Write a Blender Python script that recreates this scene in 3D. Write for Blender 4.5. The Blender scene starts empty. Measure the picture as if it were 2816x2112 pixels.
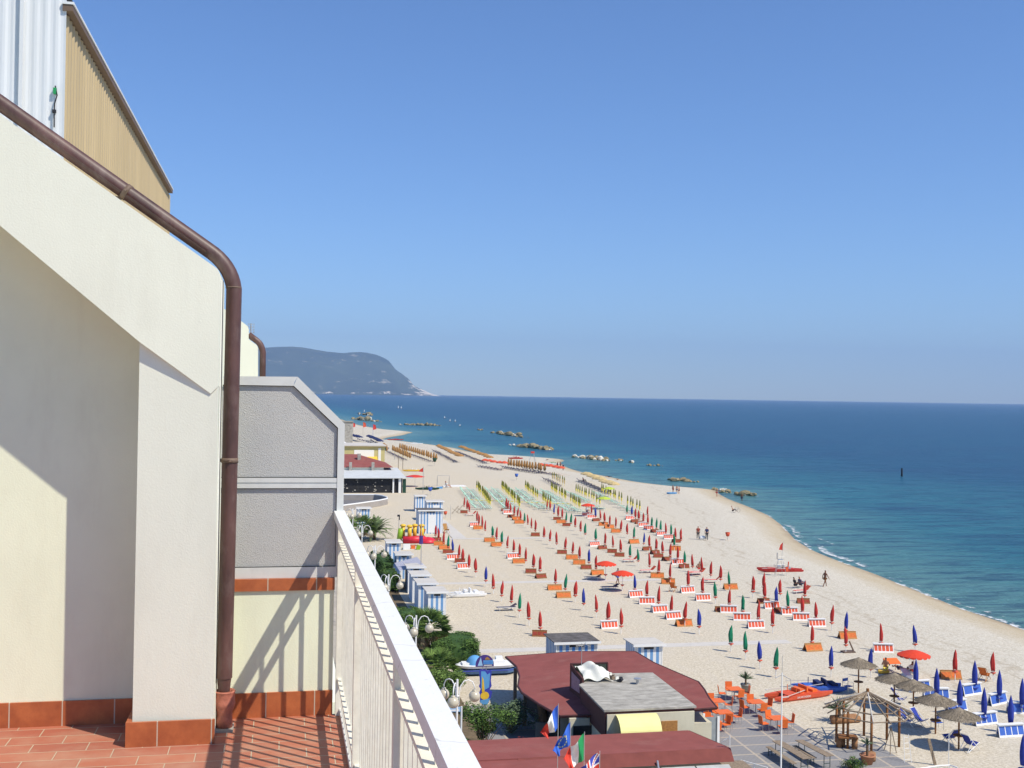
import bpy, bmesh, math, random
import numpy as np
from mathutils import Vector, Matrix
random.seed(7); rad = math.radians
sc = bpy.context.scene
COL = sc.collection
# ---------------------------------------------------------------- camera
FPX, CX, CY, EYE = 3090., 1408., 1056., 20.0
YAW, ROLL, PITCH = rad(11.6), rad(0.88), math.atan(30.5/3090.)
fw = Vector((math.sin(YAW)*math.cos(PITCH), math.cos(YAW)*math.cos(PITCH), math.sin(PITCH)))
r0 = Vector((math.cos(YAW), -math.sin(YAW), 0)); u0 = r0.cross(fw)
rt = r0*math.cos(ROLL)+u0*math.sin(ROLL); up = -r0*math.sin(ROLL)+u0*math.cos(ROLL)
cam = bpy.data.cameras.new('camera'); co = bpy.data.objects.new('camera', cam); COL.objects.link(co)
co.matrix_world = Matrix(((rt.x,up.x,-fw.x,0),(rt.y,up.y,-fw.y,0),(rt.z,up.z,-fw.z,EYE),(0,0,0,1)))
cam.sensor_width = 36; cam.lens = 36*FPX/2816; cam.clip_start = .05; cam.clip_end = 60000
sc.camera = co
def _ray(x, y): return fw+rt*((x-CX)/FPX)-up*((y-CY)/FPX)
def gz(x, y, z=0.):                       # the world point at height z seen at a pixel of the photograph
    y -= 3.5*min(1, 0)                    
    d = _ray(x, y); t = (z-EYE)/d.z; return Vector((0,0,EYE))+d*t
def gy(x, y, Y):
    d = _ray(x, y); return Vector((0,0,EYE))+d*(Y/d.y)
# ---------------------------------------------------------------- light
SUN_EL, SUN_AZ = rad(52.2), math.atan2(.716, -.698)
sd_ = Vector((math.cos(SUN_EL)*math.sin(SUN_AZ), math.cos(SUN_EL)*math.cos(SUN_AZ), math.sin(SUN_EL)))
sun = bpy.data.lights.new('sun', 'SUN'); sun.energy = 3.85; sun.angle = rad(.53); sun.color = (1, .925, .80)
so = bpy.data.objects.new('sun', sun); COL.objects.link(so); so.rotation_euler = sd_.to_track_quat('Z', 'Y').to_euler()
w = bpy.data.worlds.new('World'); sc.world = w; w.use_nodes = True
nt = w.node_tree; sky = nt.nodes.new('ShaderNodeTexSky'); sky.sky_type = 'NISHITA'; sky.sun_disc = False
sky.sun_elevation = SUN_EL; sky.sun_rotation = SUN_AZ; sky.altitude = 10; sky.air_density = 1.0; sky.dust_density = .1; sky.ozone_density = 2.6
bg = nt.nodes['Background']; bg.inputs[1].default_value = .097
tn_ = nt.nodes.new('ShaderNodeMix'); tn_.data_type = 'RGBA'; tn_.blend_type = 'MULTIPLY'; tn_.inputs[0].default_value = 1; tn_.inputs[7].default_value = (.62,.825,1.12,1)
nt.links.new(sky.outputs[0], tn_.inputs[6]); nt.links.new(tn_.outputs[2], bg.inputs[0])
sc.view_settings.view_transform = 'Standard'; sc.view_settings.look = 'None'; sc.view_settings.gamma = 1; sc.view_settings.exposure = .47
sc.view_settings.use_curve_mapping = False
# ---------------------------------------------------------------- materials
M = {}
STAIN = {'stucco':(.20,(.50,.45,.32),5,(1,1,.22)), 'stucco_white':(.18,(.52,.50,.40),5,(1,1,.25)), 'pipe_brown':(.45,(.22,.16,.14),14,(1,1,.4)), 'cream_paint':(.35,(.50,.42,.26),12,(1,1,.2)), 'aluminium':(.35,(.42,.42,.38),9,(1,1,.5)),
 'roof_felt':(.55,(.30,.145,.125),.55,(1,1.6,1)), 'concrete':(.6,(.22,.20,.17),1.4,(1,1,1)), 'sheet_white':(.45,(.50,.50,.47),3,(1,1,.06)), 'sheet_beige':(.45,(.36,.29,.18),3,(1,1,.08)), 'boardwalk':(.5,(.46,.42,.34),1.2,(1,1,1)), 'plastic_white':(.25,(.55,.53,.47),6,(1,1,1)), 'wall_cream':(.4,(.42,.38,.27),2,(1,1,.4)),
 'orange_red':(.4,(.42,.09,.04),3,(1,1,1)), 'orange_canvas':(.5,(.42,.13,.05),1.5,(1,1,1)), 'orange':(.3,(.60,.16,.06),3,(1,1,1)), 'rock':(.7,(.09,.085,.05),.8,(1,1,2)), 'white_paint':(.3,(.55,.53,.45),8,(1,1,.4))}
def mat(name, rgb, rough=.7, var=.12, scale=3., bump=0., bscale=40., spec=.3, metal=0., island=0., stretch=None):
    m = bpy.data.materials.new(name); m.use_nodes = True; n = m.node_tree.nodes; l = m.node_tree.links
    b = n['Principled BSDF']; b.inputs['Roughness'].default_value = rough; b.inputs['Specular IOR Level'].default_value = spec; b.inputs['Metallic'].default_value = metal
    g = n.new('ShaderNodeNewGeometry'); mp = n.new('ShaderNodeMapping'); l.new(g.outputs['Position'], mp.inputs[0])
    if stretch: mp.inputs['Scale'].default_value = stretch
    t = n.new('ShaderNodeTexNoise'); t.inputs['Scale'].default_value = scale; t.inputs['Detail'].default_value = 5; t.inputs['Roughness'].default_value = .62
    l.new(mp.outputs[0], t.inputs[0])
    mx = n.new('ShaderNodeMix'); mx.data_type = 'RGBA'
    a = [max(0, c*(1-var*1.6)) for c in rgb]; c2 = [min(1, c*(1+var*1.2)) for c in rgb]
    mx.inputs[6].default_value = (*a, 1); mx.inputs[7].default_value = (*c2, 1)
    mr = n.new('ShaderNodeMapRange'); mr.inputs[1].default_value = .25; mr.inputs[2].default_value = .75
    if island:
        ad = n.new('ShaderNodeMath'); ad.operation = 'MULTIPLY_ADD'; ad.inputs[1].default_value = island; l.new(g.outputs['Random Per Island'], ad.inputs[0]); l.new(t.outputs[0], ad.inputs[2])
        sb = n.new('ShaderNodeMath'); sb.operation = 'SUBTRACT'; sb.inputs[1].default_value = island/2; l.new(ad.outputs[0], sb.inputs[0]); l.new(sb.outputs[0], mr.inputs[0])
    else: l.new(t.outputs[0], mr.inputs[0])
    l.new(mr.outputs[0], mx.inputs[0]); out = mx.outputs[2]
    if name in STAIN:
        am, col, sc_, st = STAIN[name]; m2 = n.new('ShaderNodeMapping'); m2.inputs['Scale'].default_value = st; l.new(g.outputs['Position'], m2.inputs[0]); t3 = n.new('ShaderNodeTexNoise'); t3.inputs['Scale'].default_value = sc_; t3.inputs['Detail'].default_value = 6; t3.inputs['Roughness'].default_value = .68; l.new(m2.outputs[0], t3.inputs[0])
        r2 = n.new('ShaderNodeMapRange'); l.new(t3.outputs[0], r2.inputs[0]); r2.inputs[1].default_value = .50; r2.inputs[2].default_value = .74; r2.inputs[4].default_value = am
        x2 = n.new('ShaderNodeMix'); x2.data_type = 'RGBA'; l.new(r2.outputs[0], x2.inputs[0]); l.new(out, x2.inputs[6]); x2.inputs[7].default_value = (*col, 1); out = x2.outputs[2]
    l.new(out, b.inputs['Base Color'])
    if bump:
        t2 = n.new('ShaderNodeTexNoise'); t2.inputs['Scale'].default_value = bscale; t2.inputs['Detail'].default_value = 4; l.new(mp.outputs[0], t2.inputs[0])
        bp = n.new('ShaderNodeBump'); bp.inputs['Strength'].default_value = 1; bp.inputs['Distance'].default_value = bump; l.new(t2.outputs[0], bp.inputs['Height']); l.new(bp.outputs[0], b.inputs['Normal'])
    M[name] = m; return m
mat('stucco', (.775,.80,.60), .9, .045, 1.6, .0008, 110, .1)
mat('stucco_white', (.785,.80,.665), .9, .03, 1.6, .0007, 110, .1)
mat('pipe_brown', (.100,.048,.040), .48, .32, 7, .0010, 22, .5, stretch=(1,1,.35))
mat('clay', (.42,.15,.10), .6, .3, 22, .002, 60, .3)
mat('white_paint', (.78,.77,.72), .5, .05, 14, .0012, 45, .4)
mat('cream_paint', (.77,.74,.62), .55, .08, 14, .001, 45, .4)
mat('aluminium', (.62,.63,.60), .45, .05, 6, .0003, 60, .5)
mat('dark_gasket', (.03,.03,.03), .6)
mat('sheet_white', (.72,.74,.75), .5, .07, 1.5, .001, 20, .4, stretch=(1,1,.12))
mat('sheet_beige', (.50,.39,.22), .6, .08, 1.2, .001, 20, .3, stretch=(1,1,.15))
mat('brown_metal', (.16,.11,.08), .6)
mat('red', (.46,.035,.028), .75, .15, 6); mat('green', (.008,.20,.10), .75, .15, 6); mat('blue', (.025,.045,.30), .75, .15, 6)
mat('orange_red', (.64,.095,.04), .6, .12, 6); mat('orange', (.78,.16,.03), .5, .08, 6); mat('tan_orange', (.62,.24,.05), .7, .2, 8)
mat('maroon', (.27,.04,.022), .75, .25, 8); mat('plastic_white', (.80,.80,.78), .45, .04, 6); mat('steel', (.5,.5,.5), .35, .05, 6, metal=.6)
mat('yellow', (.75,.62,.10), .7, .1, 6); mat('olive', (.16,.17,.02), .8, .25, 6); mat('mint', (.34,.52,.40), .6, .15, 5)
mat('ochre', (.36,.19,.06), .8, .2, 5); mat('straw', (.27,.225,.165), .95, .3, 30, .02, 30, .05, island=.5); mat('straw_light', (.55,.42,.20), .9, .2, 3)
mat('dark', (.025,.025,.03), .6, .3, 5); mat('navy', (.02,.03,.10), .8, .2, 4); mat('dark_lounger', (.08,.065,.09), .8, .4, 3)
mat('wood_old', (.27,.21,.15), .85, .3, 12, .004, 40, .1); mat('wood_brown', (.23,.10,.035), .75, .3, 12, .003, 40, .2); mat('wood_tan', (.42,.20,.06), .7, .2, 9)
mat('skin', (.42,.20,.12), .55, .08, 8); mat('skin_dark', (.20,.085,.045), .55, .08, 8); mat('hair', (.02,.013,.01), .6)
mat('roof_felt', (.26,.085,.075), .9, .10, .9, .004, 60, .08); mat('roof_edge', (.085,.03,.028), .7, .15, 4)
mat('concrete', (.40,.38,.33), .9, .30, 1.1, .006, 25, .1, stretch=(1,2.2,1)); mat('wall_cream', (.62,.58,.44), .9, .06, 1, .003, 30, .1); mat('wall_grey', (.30,.29,.25), .9, .1, 1)
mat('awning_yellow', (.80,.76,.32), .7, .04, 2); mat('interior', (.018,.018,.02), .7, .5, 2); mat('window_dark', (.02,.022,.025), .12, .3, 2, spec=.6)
mat('asphalt', (.17,.165,.165), .9, .08, .8); mat('pavement', (.42,.38,.31), .9, .15, .7, .004, 20, .1); mat('soil', (.16,.12,.07), .95, .3, 2)
mat('boardwalk', (.56,.53,.48), .9, .10, 1.2); mat('globe', (.52,.47,.36), .25, .05, 4, spec=.6); mat('rock', (.22,.185,.11), .92, .40, 1.3, .12, 2.5, .15, island=.35)
mat('rock_pale', (.60,.58,.50), .9, .2, 1.0, .08, 3, .1)
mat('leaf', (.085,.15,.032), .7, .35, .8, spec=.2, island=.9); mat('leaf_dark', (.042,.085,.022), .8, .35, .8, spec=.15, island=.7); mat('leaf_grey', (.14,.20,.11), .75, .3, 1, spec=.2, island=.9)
mat('leaf_light', (.14,.22,.05), .7, .3, 1, spec=.2, island=.9); mat('frond', (.12,.17,.06), .6, .3, 2, spec=.3, island=.7); mat('frond_dry', (.28,.20,.11), .85, .3, 2, island=.7); mat('trunk', (.15,.10,.06), .9, .3, 8, .01, 20)
mat('sky_blue', (.12,.34,.62), .5, .08, 3); mat('pale_blue', (.33,.52,.72), .5, .08, 3); mat('cloth_white', (.72,.72,.64), .85, .08, 3, .01, 6); mat('flag_red', (.60,.05,.03), .7, .08, 8); mat('flag_blue', (.04,.13,.55), .7, .08, 8); mat('flag_navy', (.05,.06,.38), .7, .08, 8)
mat('flag_green', (.02,.28,.09), .7, .08, 8); mat('flag_white', (.78,.78,.76), .7, .03, 8); mat('flag_star', (.75,.68,.2), .7); mat('shirt_purple', (.16,.13,.2), .8); mat('jeans', (.03,.05,.12), .8)
mat('royal_blue', (.05,.13,.48), .6, .12, 6); mat('lime', (.45,.55,.06), .6); mat('slide_red', (.62,.03,.05), .4); mat('slide_yellow', (.78,.50,.05), .4); mat('slide_green', (.25,.42,.03), .4)
mat('purple', (.07,.04,.20), .6); mat('antenna', (.45,.45,.45), .4, metal=.5); mat('tape_yellow', (.62,.55,.15), .7, .1, 3)
def node_mat(name, rough=.8, spec=.2):
    m = bpy.data.materials.new(name); m.use_nodes = True; M[name] = m
    b = m.node_tree.nodes['Principled BSDF']; b.inputs['Roughness'].default_value = rough; b.inputs['Specular IOR Level'].default_value = spec
    return m, m.node_tree.nodes, m.node_tree.links, b
def math_n(n, l, op, a, b=None, c=None):
    q = n.new('ShaderNodeMath'); q.operation = op
    for i, v in enumerate((a, b, c)):
        if v is None: continue
        if isinstance(v, (int, float)): q.inputs[i].default_value = v
        else: l.new(v, q.inputs[i])
    return q.outputs[0]
def mixc(n, l, f, a, b):
    q = n.new('ShaderNodeMix'); q.data_type = 'RGBA'
    for i, v in ((0, f), (6, a), (7, b)):
        if isinstance(v, (int, float)): q.inputs[i].default_value = v
        elif isinstance(v, tuple): q.inputs[i].default_value = (*v, 1)
        else: l.new(v, q.inputs[i])
    return q.outputs[2]
def noise(n, l, vec, s, d=4, r=.6, stretch=None):
    if stretch:
        mp = n.new('ShaderNodeMapping'); mp.inputs['Scale'].default_value = stretch; l.new(vec, mp.inputs[0]); vec = mp.outputs[0]
    t = n.new('ShaderNodeTexNoise'); t.inputs['Scale'].default_value = s; t.inputs['Detail'].default_value = d; t.inputs['Roughness'].default_value = r; l.new(vec, t.inputs[0]); return t.outputs[0]
def maprange(n, l, v, a, b, c=0., d=1.):
    q = n.new('ShaderNodeMapRange'); l.new(v, q.inputs[0])
    for i, x in ((1,a),(2,b),(3,c),(4,d)): q.inputs[i].default_value = x
    return q.outputs[0]
def stripes(name, a, b, period, vec='xy', duty=.5):
    m, n, l, bs = node_mat(name, .7)
    tc = n.new('ShaderNodeTexCoord'); sp = n.new('ShaderNodeSeparateXYZ'); l.new(tc.outputs['Object'], sp.inputs[0])
    s = {'xy': lambda: math_n(n, l, 'ADD', sp.outputs[0], sp.outputs[1]), 'x': lambda: sp.outputs[0], 'y': lambda: sp.outputs[1]}[vec]()
    fr = math_n(n, l, 'FRACT', math_n(n, l, 'DIVIDE', s, period)); gt = math_n(n, l, 'GREATER_THAN', fr, duty)
    c = mixc(n, l, gt, a, b); nz = noise(n, l, tc.outputs['Object'], 3); c2 = mixc(n, l, maprange(n, l, nz, .35, .75, 0, .25), c, (.45,.47,.48)); l.new(c2, bs.inputs['Base Color'])
stripes('cabin', (.76,.77,.76), (.13,.30,.56), .44); stripes('cabin_narrow', (.55,.58,.58), (.06,.20,.48), .46)
stripes('awning_stripe', (.72,.72,.72), (.14,.13,.26), .30, 'y')
# terrace tiles: running bond of terracotta with pale joints
m, n, l, bs = node_mat('terrace_tile', .55, .4)
g = n.new('ShaderNodeNewGeometry'); mp = n.new('ShaderNodeMapping'); mp.inputs['Location'].default_value = (.105,.022,0); l.new(g.outputs['Position'], mp.inputs[0])
br = n.new('ShaderNodeTexBrick'); l.new(mp.outputs[0], br.inputs[0]); br.inputs['Scale'].default_value = 1; br.inputs['Brick Width'].default_value = .247; br.inputs['Row Height'].default_value = .121
br.inputs['Mortar Size'].default_value = .0032; br.inputs['Mortar Smooth'].default_value = .3; br.inputs['Color1'].default_value = (.37,.115,.07,1); br.inputs['Color2'].default_value = (.44,.15,.085,1); br.inputs['Mortar'].default_value = (.52,.42,.29,1)
nz = noise(n, l, g.outputs['Position'], 5, 6); c = mixc(n, l, maprange(n, l, nz, .45, .8, 0, .55), br.outputs[0], (.50,.33,.22)); l.new(c, bs.inputs['Base Color'])
bp = n.new('ShaderNodeBump'); bp.inputs['Distance'].default_value = .002; bp.invert = True; l.new(br.outputs[1], bp.inputs['Height']); l.new(bp.outputs[0], bs.inputs['Normal'])
m, n, l, bs = node_mat('skirting_tile', .38, .5)
g = n.new('ShaderNodeNewGeometry'); sp = n.new('ShaderNodeSeparateXYZ'); l.new(g.outputs['Position'], sp.inputs[0])
fr = math_n(n, l, 'FRACT', math_n(n, l, 'DIVIDE', math_n(n, l, 'ADD', sp.outputs[0], 10.015), .243)); j = math_n(n, l, 'LESS_THAN', fr, .022)
nz = noise(n, l, g.outputs['Position'], 7, 7, .7); c = mixc(n, l, maprange(n, l, nz, .3, .7), (.30,.075,.028), (.50,.15,.05)); c = mixc(n, l, j, c, (.50,.42,.32)); l.new(c, bs.inputs['Base Color'])
# obscured glass
m, n, l, bs = node_mat('obscured_glass', .35, .5)
g = n.new('ShaderNodeNewGeometry'); vo = n.new('ShaderNodeTexVoronoi'); vo.inputs['Scale'].default_value = 230; mp = n.new('ShaderNodeMapping'); mp.inputs['Scale'].default_value = (1,.2,1); l.new(g.outputs['Position'], mp.inputs[0]); l.new(mp.outputs[0], vo.inputs[0])
nz = noise(n, l, g.outputs['Position'], 5, 3); c = mixc(n, l, nz, (.56,.57,.56), (.72,.70,.64)); c = mixc(n, l, maprange(n, l, vo.outputs[0], 0, .7, 0, .35), c, (.30,.30,.28)); l.new(c, bs.inputs['Base Color'])
bp = n.new('ShaderNodeBump'); bp.inputs['Distance'].default_value = .0018; l.new(vo.outputs[0], bp.inputs['Height']); l.new(bp.outputs[0], bs.inputs['Normal'])
bs.inputs['Transmission Weight'].default_value = .18
# paving with pale joints
m, n, l, bs = node_mat('grey_paving', .85)
g = n.new('ShaderNodeNewGeometry'); br = n.new('ShaderNodeTexBrick'); l.new(g.outputs['Position'], br.inputs[0]); br.offset = 0; br.inputs['Scale'].default_value = 1; br.inputs['Brick Width'].default_value = 2.2; br.inputs['Row Height'].default_value = 1.6
br.inputs['Mortar Size'].default_value = .07; br.inputs['Mortar Smooth'].default_value = .1; br.inputs['Color1'].default_value = (.26,.255,.255,1); br.inputs['Color2'].default_value = (.29,.285,.28,1); br.inputs['Mortar'].default_value = (.46,.40,.32,1)
sx = n.new('ShaderNodeTexBrick'); l.new(g.outputs['Position'], sx.inputs[0]); sx.inputs['Scale'].default_value = 1; sx.inputs['Brick Width'].default_value = .3; sx.inputs['Row Height'].default_value = .2; sx.inputs['Mortar Size'].default_value = .02
sx.inputs['Color1'].default_value = (1,1,1,1); sx.inputs['Color2'].default_value = (.9,.9,.9,1); sx.inputs['Mortar'].default_value = (.75,.75,.75,1)
q = n.new('ShaderNodeMix'); q.data_type = 'RGBA'; q.blend_type = 'MULTIPLY'; q.inputs[0].default_value = .7; l.new(br.outputs[0], q.inputs[6]); l.new(sx.outputs[0], q.inputs[7]); l.new(q.outputs[2], bs.inputs['Base Color'])
# sand: dry, fine grain, darker and more golden where the sea wets it (attribute 'shore' = metres inland)
m, n, l, bs = node_mat('sand', .95, .1)
g = n.new('ShaderNodeNewGeometry'); at = n.new('ShaderNodeAttribute'); at.attribute_name = 'shore'
P = g.outputs['Position']; n1 = noise(n, l, P, .12, 6); n2 = noise(n, l, P, 1.6, 8, .75); n3 = noise(n, l, P, .35, 5, .6, (2.2,.5,1))
sh = math_n(n, l, 'MULTIPLY_ADD', n1, 5., at.outputs['Fac'])
c = mixc(n, l, maprange(n, l, sh, 14, 42), (.60,.57,.49), (.625,.545,.41))
n4 = noise(n, l, P, 5.5, 6, .8); c = mixc(n, l, maprange(n, l, n2, .32, .68, 0, .8), c, (.48,.425,.325)); c = mixc(n, l, maprange(n, l, n4, .50, .62, 0, .75), c, (.36,.305,.21)); c = mixc(n, l, maprange(n, l, n4, .49, .38, 0, .6), c, (.72,.67,.56)); c = mixc(n, l, maprange(n, l, n3, .52, .75, 0, .5), c, (.56,.51,.43))
wb = math_n(n, l, 'MULTIPLY_ADD', n3, 3.0, at.outputs['Fac'])
c = mixc(n, l, maprange(n, l, wb, 3.8, 7.2, .62, 0), c, (.44,.35,.21)); c = mixc(n, l, maprange(n, l, wb, 1.2, 3.0, .8, 0), c, (.30,.215,.12))
for k_ in (12.5, 14.1, 19.):
    tk = math_n(n, l, 'ABSOLUTE', math_n(n, l, 'ADD', math_n(n, l, 'MULTIPLY_ADD', n1, 9., -k_-4.5), at.outputs['Fac'])); c = mixc(n, l, math_n(n, l, 'MULTIPLY', maprange(n, l, tk, .10, .30, .5, 0), maprange(n, l, n3, .40, .55)), c, (.36,.30,.21))
l.new(c, bs.inputs['Base Color']); l.new(maprange(n, l, wb, 1.4, 2.8, .45, .95), bs.inputs['Roughness'])
bp = n.new('ShaderNodeBump'); bp.inputs['Distance'].default_value = .06; l.new(noise(n, l, P, 2.6, 6, .7), bp.inputs['Height']); l.new(bp.outputs[0], bs.inputs['Normal'])
# sea: turquoise over the sandy shallows, deep blue further out, dark weed patches
m, n, l, bs = node_mat('sea', .28, .22)
g = n.new('ShaderNodeNewGeometry'); at = n.new('ShaderNodeAttribute'); at.attribute_name = 'shore'; P = g.outputs['Position']
n1 = noise(n, l, P, .022, 5, .6, (.45,1.3,1)); n2 = noise(n, l, P, .09, 6, .65, (.45,1.5,1)); n5 = noise(n, l, P, .30, 6, .7, (.30,1.6,1))
dd = math_n(n, l, 'ADD', at.outputs['Fac'], math_n(n, l, 'MULTIPLY', math_n(n, l, 'SUBTRACT', n2, .5), 22.))
c = mixc(n, l, maprange(n, l, dd, 0, 24), (.12,.26,.25), (.025,.16,.205)); c = mixc(n, l, maprange(n, l, dd, 20, 100), c, (.006,.072,.145)); c = mixc(n, l, maprange(n, l, dd, 200, 2500), c, (.010,.078,.160))
wd = math_n(n, l, 'MULTIPLY', maprange(n, l, n1, .50, .62), maprange(n, l, dd, 14, 30)); c = mixc(n, l, math_n(n, l, 'MULTIPLY', wd, .55), c, (.008,.045,.12))
c = mixc(n, l, maprange(n, l, n5, .47, .62, 0, .65), c, (.003,.032,.095)); c = mixc(n, l, maprange(n, l, n5, .45, .33, 0, .35), c, (.03,.16,.20))  # light and dark of the wave streaks painted into the colour
n6 = noise(n, l, P, 1.3, 5, .75, (.4,1.5,1)); c = mixc(n, l, maprange(n, l, n6, .50, .64, 0, .5), c, (.004,.04,.09)); c = mixc(n, l, maprange(n, l, n6, .42, .32, 0, .35), c, (.08,.22,.27))  # finer chop, its light and dark also put into the colour
l.new(c, bs.inputs['Base Color']); bs.inputs['IOR'].default_value = 1.2
wv = noise(n, l, P, .55, 8, .68, (.45,1,1)); wv2 = noise(n, l, P, .12, 4, .6, (.5,1.2,1))
hh = math_n(n, l, 'ADD', wv, math_n(n, l, 'MULTIPLY', wv2, 1.5))
bp = n.new('ShaderNodeBump'); bp.inputs['Distance'].default_value = .9; l.new(hh, bp.inputs['Height']); l.new(bp.outputs[0], bs.inputs['Normal'])
# foam
m, n, l, bs = node_mat('foam', .8)
g = n.new('ShaderNodeNewGeometry'); at = n.new('ShaderNodeAttribute'); at.attribute_name = 'foam'; bs.inputs['Base Color'].default_value = (.80,.82,.82,1)
nz = noise(n, l, g.outputs['Position'], 1.1, 6, .7); a = math_n(n, l, 'ADD', at.outputs['Fac'], math_n(n, l, 'MULTIPLY', math_n(n, l, 'SUBTRACT', nz, .5), 2.6)); l.new(maprange(n, l, a, .55, .95, 0, .85), bs.inputs['Alpha'])
# headland
m, n, l, bs = node_mat('headland', .95, .05)
g = n.new('ShaderNodeNewGeometry'); at = n.new('ShaderNodeAttribute'); at.attribute_name = 'cliff'; P = g.outputs['Position']
n1 = noise(n, l, P, .0022, 8, .65); n2 = noise(n, l, P, .006, 6, .7)
c = mixc(n, l, maprange(n, l, n1, .35, .7), (.02,.045,.035), (.07,.10,.06)); c = mixc(n, l, maprange(n, l, n2, .60, .68, 0, .8), c, (.42,.38,.27))
cl = math_n(n, l, 'ADD', at.outputs['Fac'], math_n(n, l, 'MULTIPLY', math_n(n, l, 'SUBTRACT', noise(n, l, P, .009, 8, .75, (1,1,.5)), .5), 3.6)); c = mixc(n, l, maprange(n, l, cl, .55, .85), c, (.80,.70,.56)); l.new(c, bs.inputs['Base Color'])
# ---------------------------------------------------------------- mesh helpers
class MB:
    def __init__(s): s.v = []; s.f = []; s.m = []; s.sm = []; s.k = 0; s.smooth = False
    def add(s, vs, fs):
        o = len(s.v); s.v += [tuple(x) for x in vs]
        for f in fs: s.f.append([i+o for i in f]); s.m.append(s.k); s.sm.append(s.smooth)
        return s
    def box(s, c, d, R=None):
        hx, hy, hz = [x/2 for x in d]; vs = [Vector((x,y,z)) for x in (-hx,hx) for y in (-hy,hy) for z in (-hz,hz)]
        if R is not None: vs = [R@v for v in vs]
        c = Vector(c); return s.add([v+c for v in vs], [(0,1,3,2),(4,6,7,5),(0,4,5,1),(2,3,7,6),(0,2,6,4),(1,5,7,3)])
    def b2(s, x0, x1, y0, y1, z0, z1): return s.box(((x0+x1)/2,(y0+y1)/2,(z0+z1)/2), (x1-x0,y1-y0,z1-z0))
    def tube(s, pts, r, n=8, cap=True):
        pts = [Vector(p) for p in pts]; rs = r if isinstance(r, (list, tuple)) else [r]*len(pts); rings = []; prev = None
        for i, p in enumerate(pts):
            t = (pts[min(i+1,len(pts)-1)]-pts[max(i-1,0)]).normalized()
            if prev is None: a = t.orthogonal().normalized()
            else: a = (prev-t*prev.dot(t)).normalized()
            prev = a; b = t.cross(a); rings.append([p+(a*math.cos(2*math.pi*j/n)+b*math.sin(2*math.pi*j/n))*rs[i] for j in range(n)])
        vs = [v for q in rings for v in q]; fs = []
        for i in range(len(pts)-1):
            for j in range(n): k = (j+1) % n; fs.append((i*n+j, i*n+k, (i+1)*n+k, (i+1)*n+j))
        if cap: fs.append(tuple(range(n-1,-1,-1))); fs.append(tuple(range((len(pts)-1)*n, len(pts)*n)))
        return s.add(vs, fs)
    def lathe(s, prof, n=16, c=(0,0,0), lobes=0, amp=0):
        vs = []; fs = []; c = Vector(c)
        for r, z in prof:
            for j in range(n):
                a = 2*math.pi*j/n; rr = r*(1+amp*math.cos(a*lobes)) if lobes else r
                vs.append(c+Vector((rr*math.cos(a), rr*math.sin(a), z)))
        for i in range(len(prof)-1):
            for j in range(n): k = (j+1) % n; fs.append((i*n+j, i*n+k, (i+1)*n+k, (i+1)*n+j))
        return s.add(vs, fs)
    def prism(s, poly, z0, z1):          # poly = xy outline; z0,z1 numbers or functions of x,y
        f0 = z0 if callable(z0) else (lambda x, y: z0); f1 = z1 if callable(z1) else (lambda x, y: z1); n = len(poly)
        vs = [(x,y,f0(x,y)) for x,y in poly]+[(x,y,f1(x,y)) for x,y in poly]
        return s.add(vs, [tuple(range(n-1,-1,-1)), tuple(range(n,2*n))]+[(i,(i+1)%n,n+(i+1)%n,n+i) for i in range(n)])
    def prism_y(s, poly, y0, y1):        # poly = xz outline, facing -y, wound so area is positive in xz
        n = len(poly); vs = [(x,y0,z) for x,z in poly]+[(x,y1,z) for x,z in poly]
        return s.add(vs, [tuple(range(n)), tuple(range(2*n-1,n-1,-1))]+[((i+1)%n,i,n+i,n+(i+1)%n) for i in range(n)])
    def build(s, name, mats, parent=None, loc=None, rz=0):
        me = bpy.data.meshes.new(name); me.from_pydata(s.v, [], s.f)
        for x in (mats if isinstance(mats, (list, tuple)) else [mats]): me.materials.append(M[x])
        me.polygons.foreach_set('material_index', s.m); me.polygons.foreach_set('use_smooth', s.sm); me.update()
        o = bpy.data.objects.new(name, me); COL.objects.link(o)
        if parent: o.parent = parent
        if loc is not None: o.location = loc
        o.rotation_euler.z = rz; return o
def tag(o, label=None, cat=None, group=None, kind=None):
    for k, v in (('label',label),('category',cat),('group',group),('kind',kind)):
        if v: o[k] = v
    return o
def empty(name, loc, label=None, cat=None, group=None, rz=0):
    o = bpy.data.objects.new(name, None); COL.objects.link(o); o.location = loc; o.rotation_euler.z = rz; o.empty_display_size = .2
    return tag(o, label, cat, group)
def dup(root, loc, rz=0, label=None, group=None, scale=None, swap=None):
    def cp(o, par):
        c = o.copy(); COL.objects.link(c); c.parent = par
        if swap and o.type == 'MESH' and o.name.split('.')[0] in swap: c.data = swap[o.name.split('.')[0]]
        for ch in o.children: cp(ch, c)
        return c
    c = cp(root, None); c.location = loc; c.rotation_euler.z = rz
    if scale: c.scale = (scale,)*3 if isinstance(scale, (int, float)) else scale
    return tag(c, label, None, group)
def Rx(a): return Matrix.Rotation(a, 3, 'X')
def Ry(a): return Matrix.Rotation(a, 3, 'Y')
def Rz(a): return Matrix.Rotation(a, 3, 'Z')
ORD = 'zeroth first second third fourth fifth sixth seventh eighth ninth tenth eleventh twelfth thirteenth fourteenth fifteenth sixteenth seventeenth eighteenth nineteenth twentieth'.split()
def ordn(i): return ORD[i] if i <= 20 else ('twenty-'+ORD[i-20] if i < 30 else 'thirtieth' if i == 30 else 'thirty-'+ORD[i-30])
HAZE = 7e-5
m, n, l, bs = node_mat('rail_paint', .5, .4)
g = n.new('ShaderNodeNewGeometry'); P = g.outputs['Position']; vo = n.new('ShaderNodeTexVoronoi'); vo.feature = 'DISTANCE_TO_EDGE'; vo.inputs['Scale'].default_value = 1.9
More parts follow.
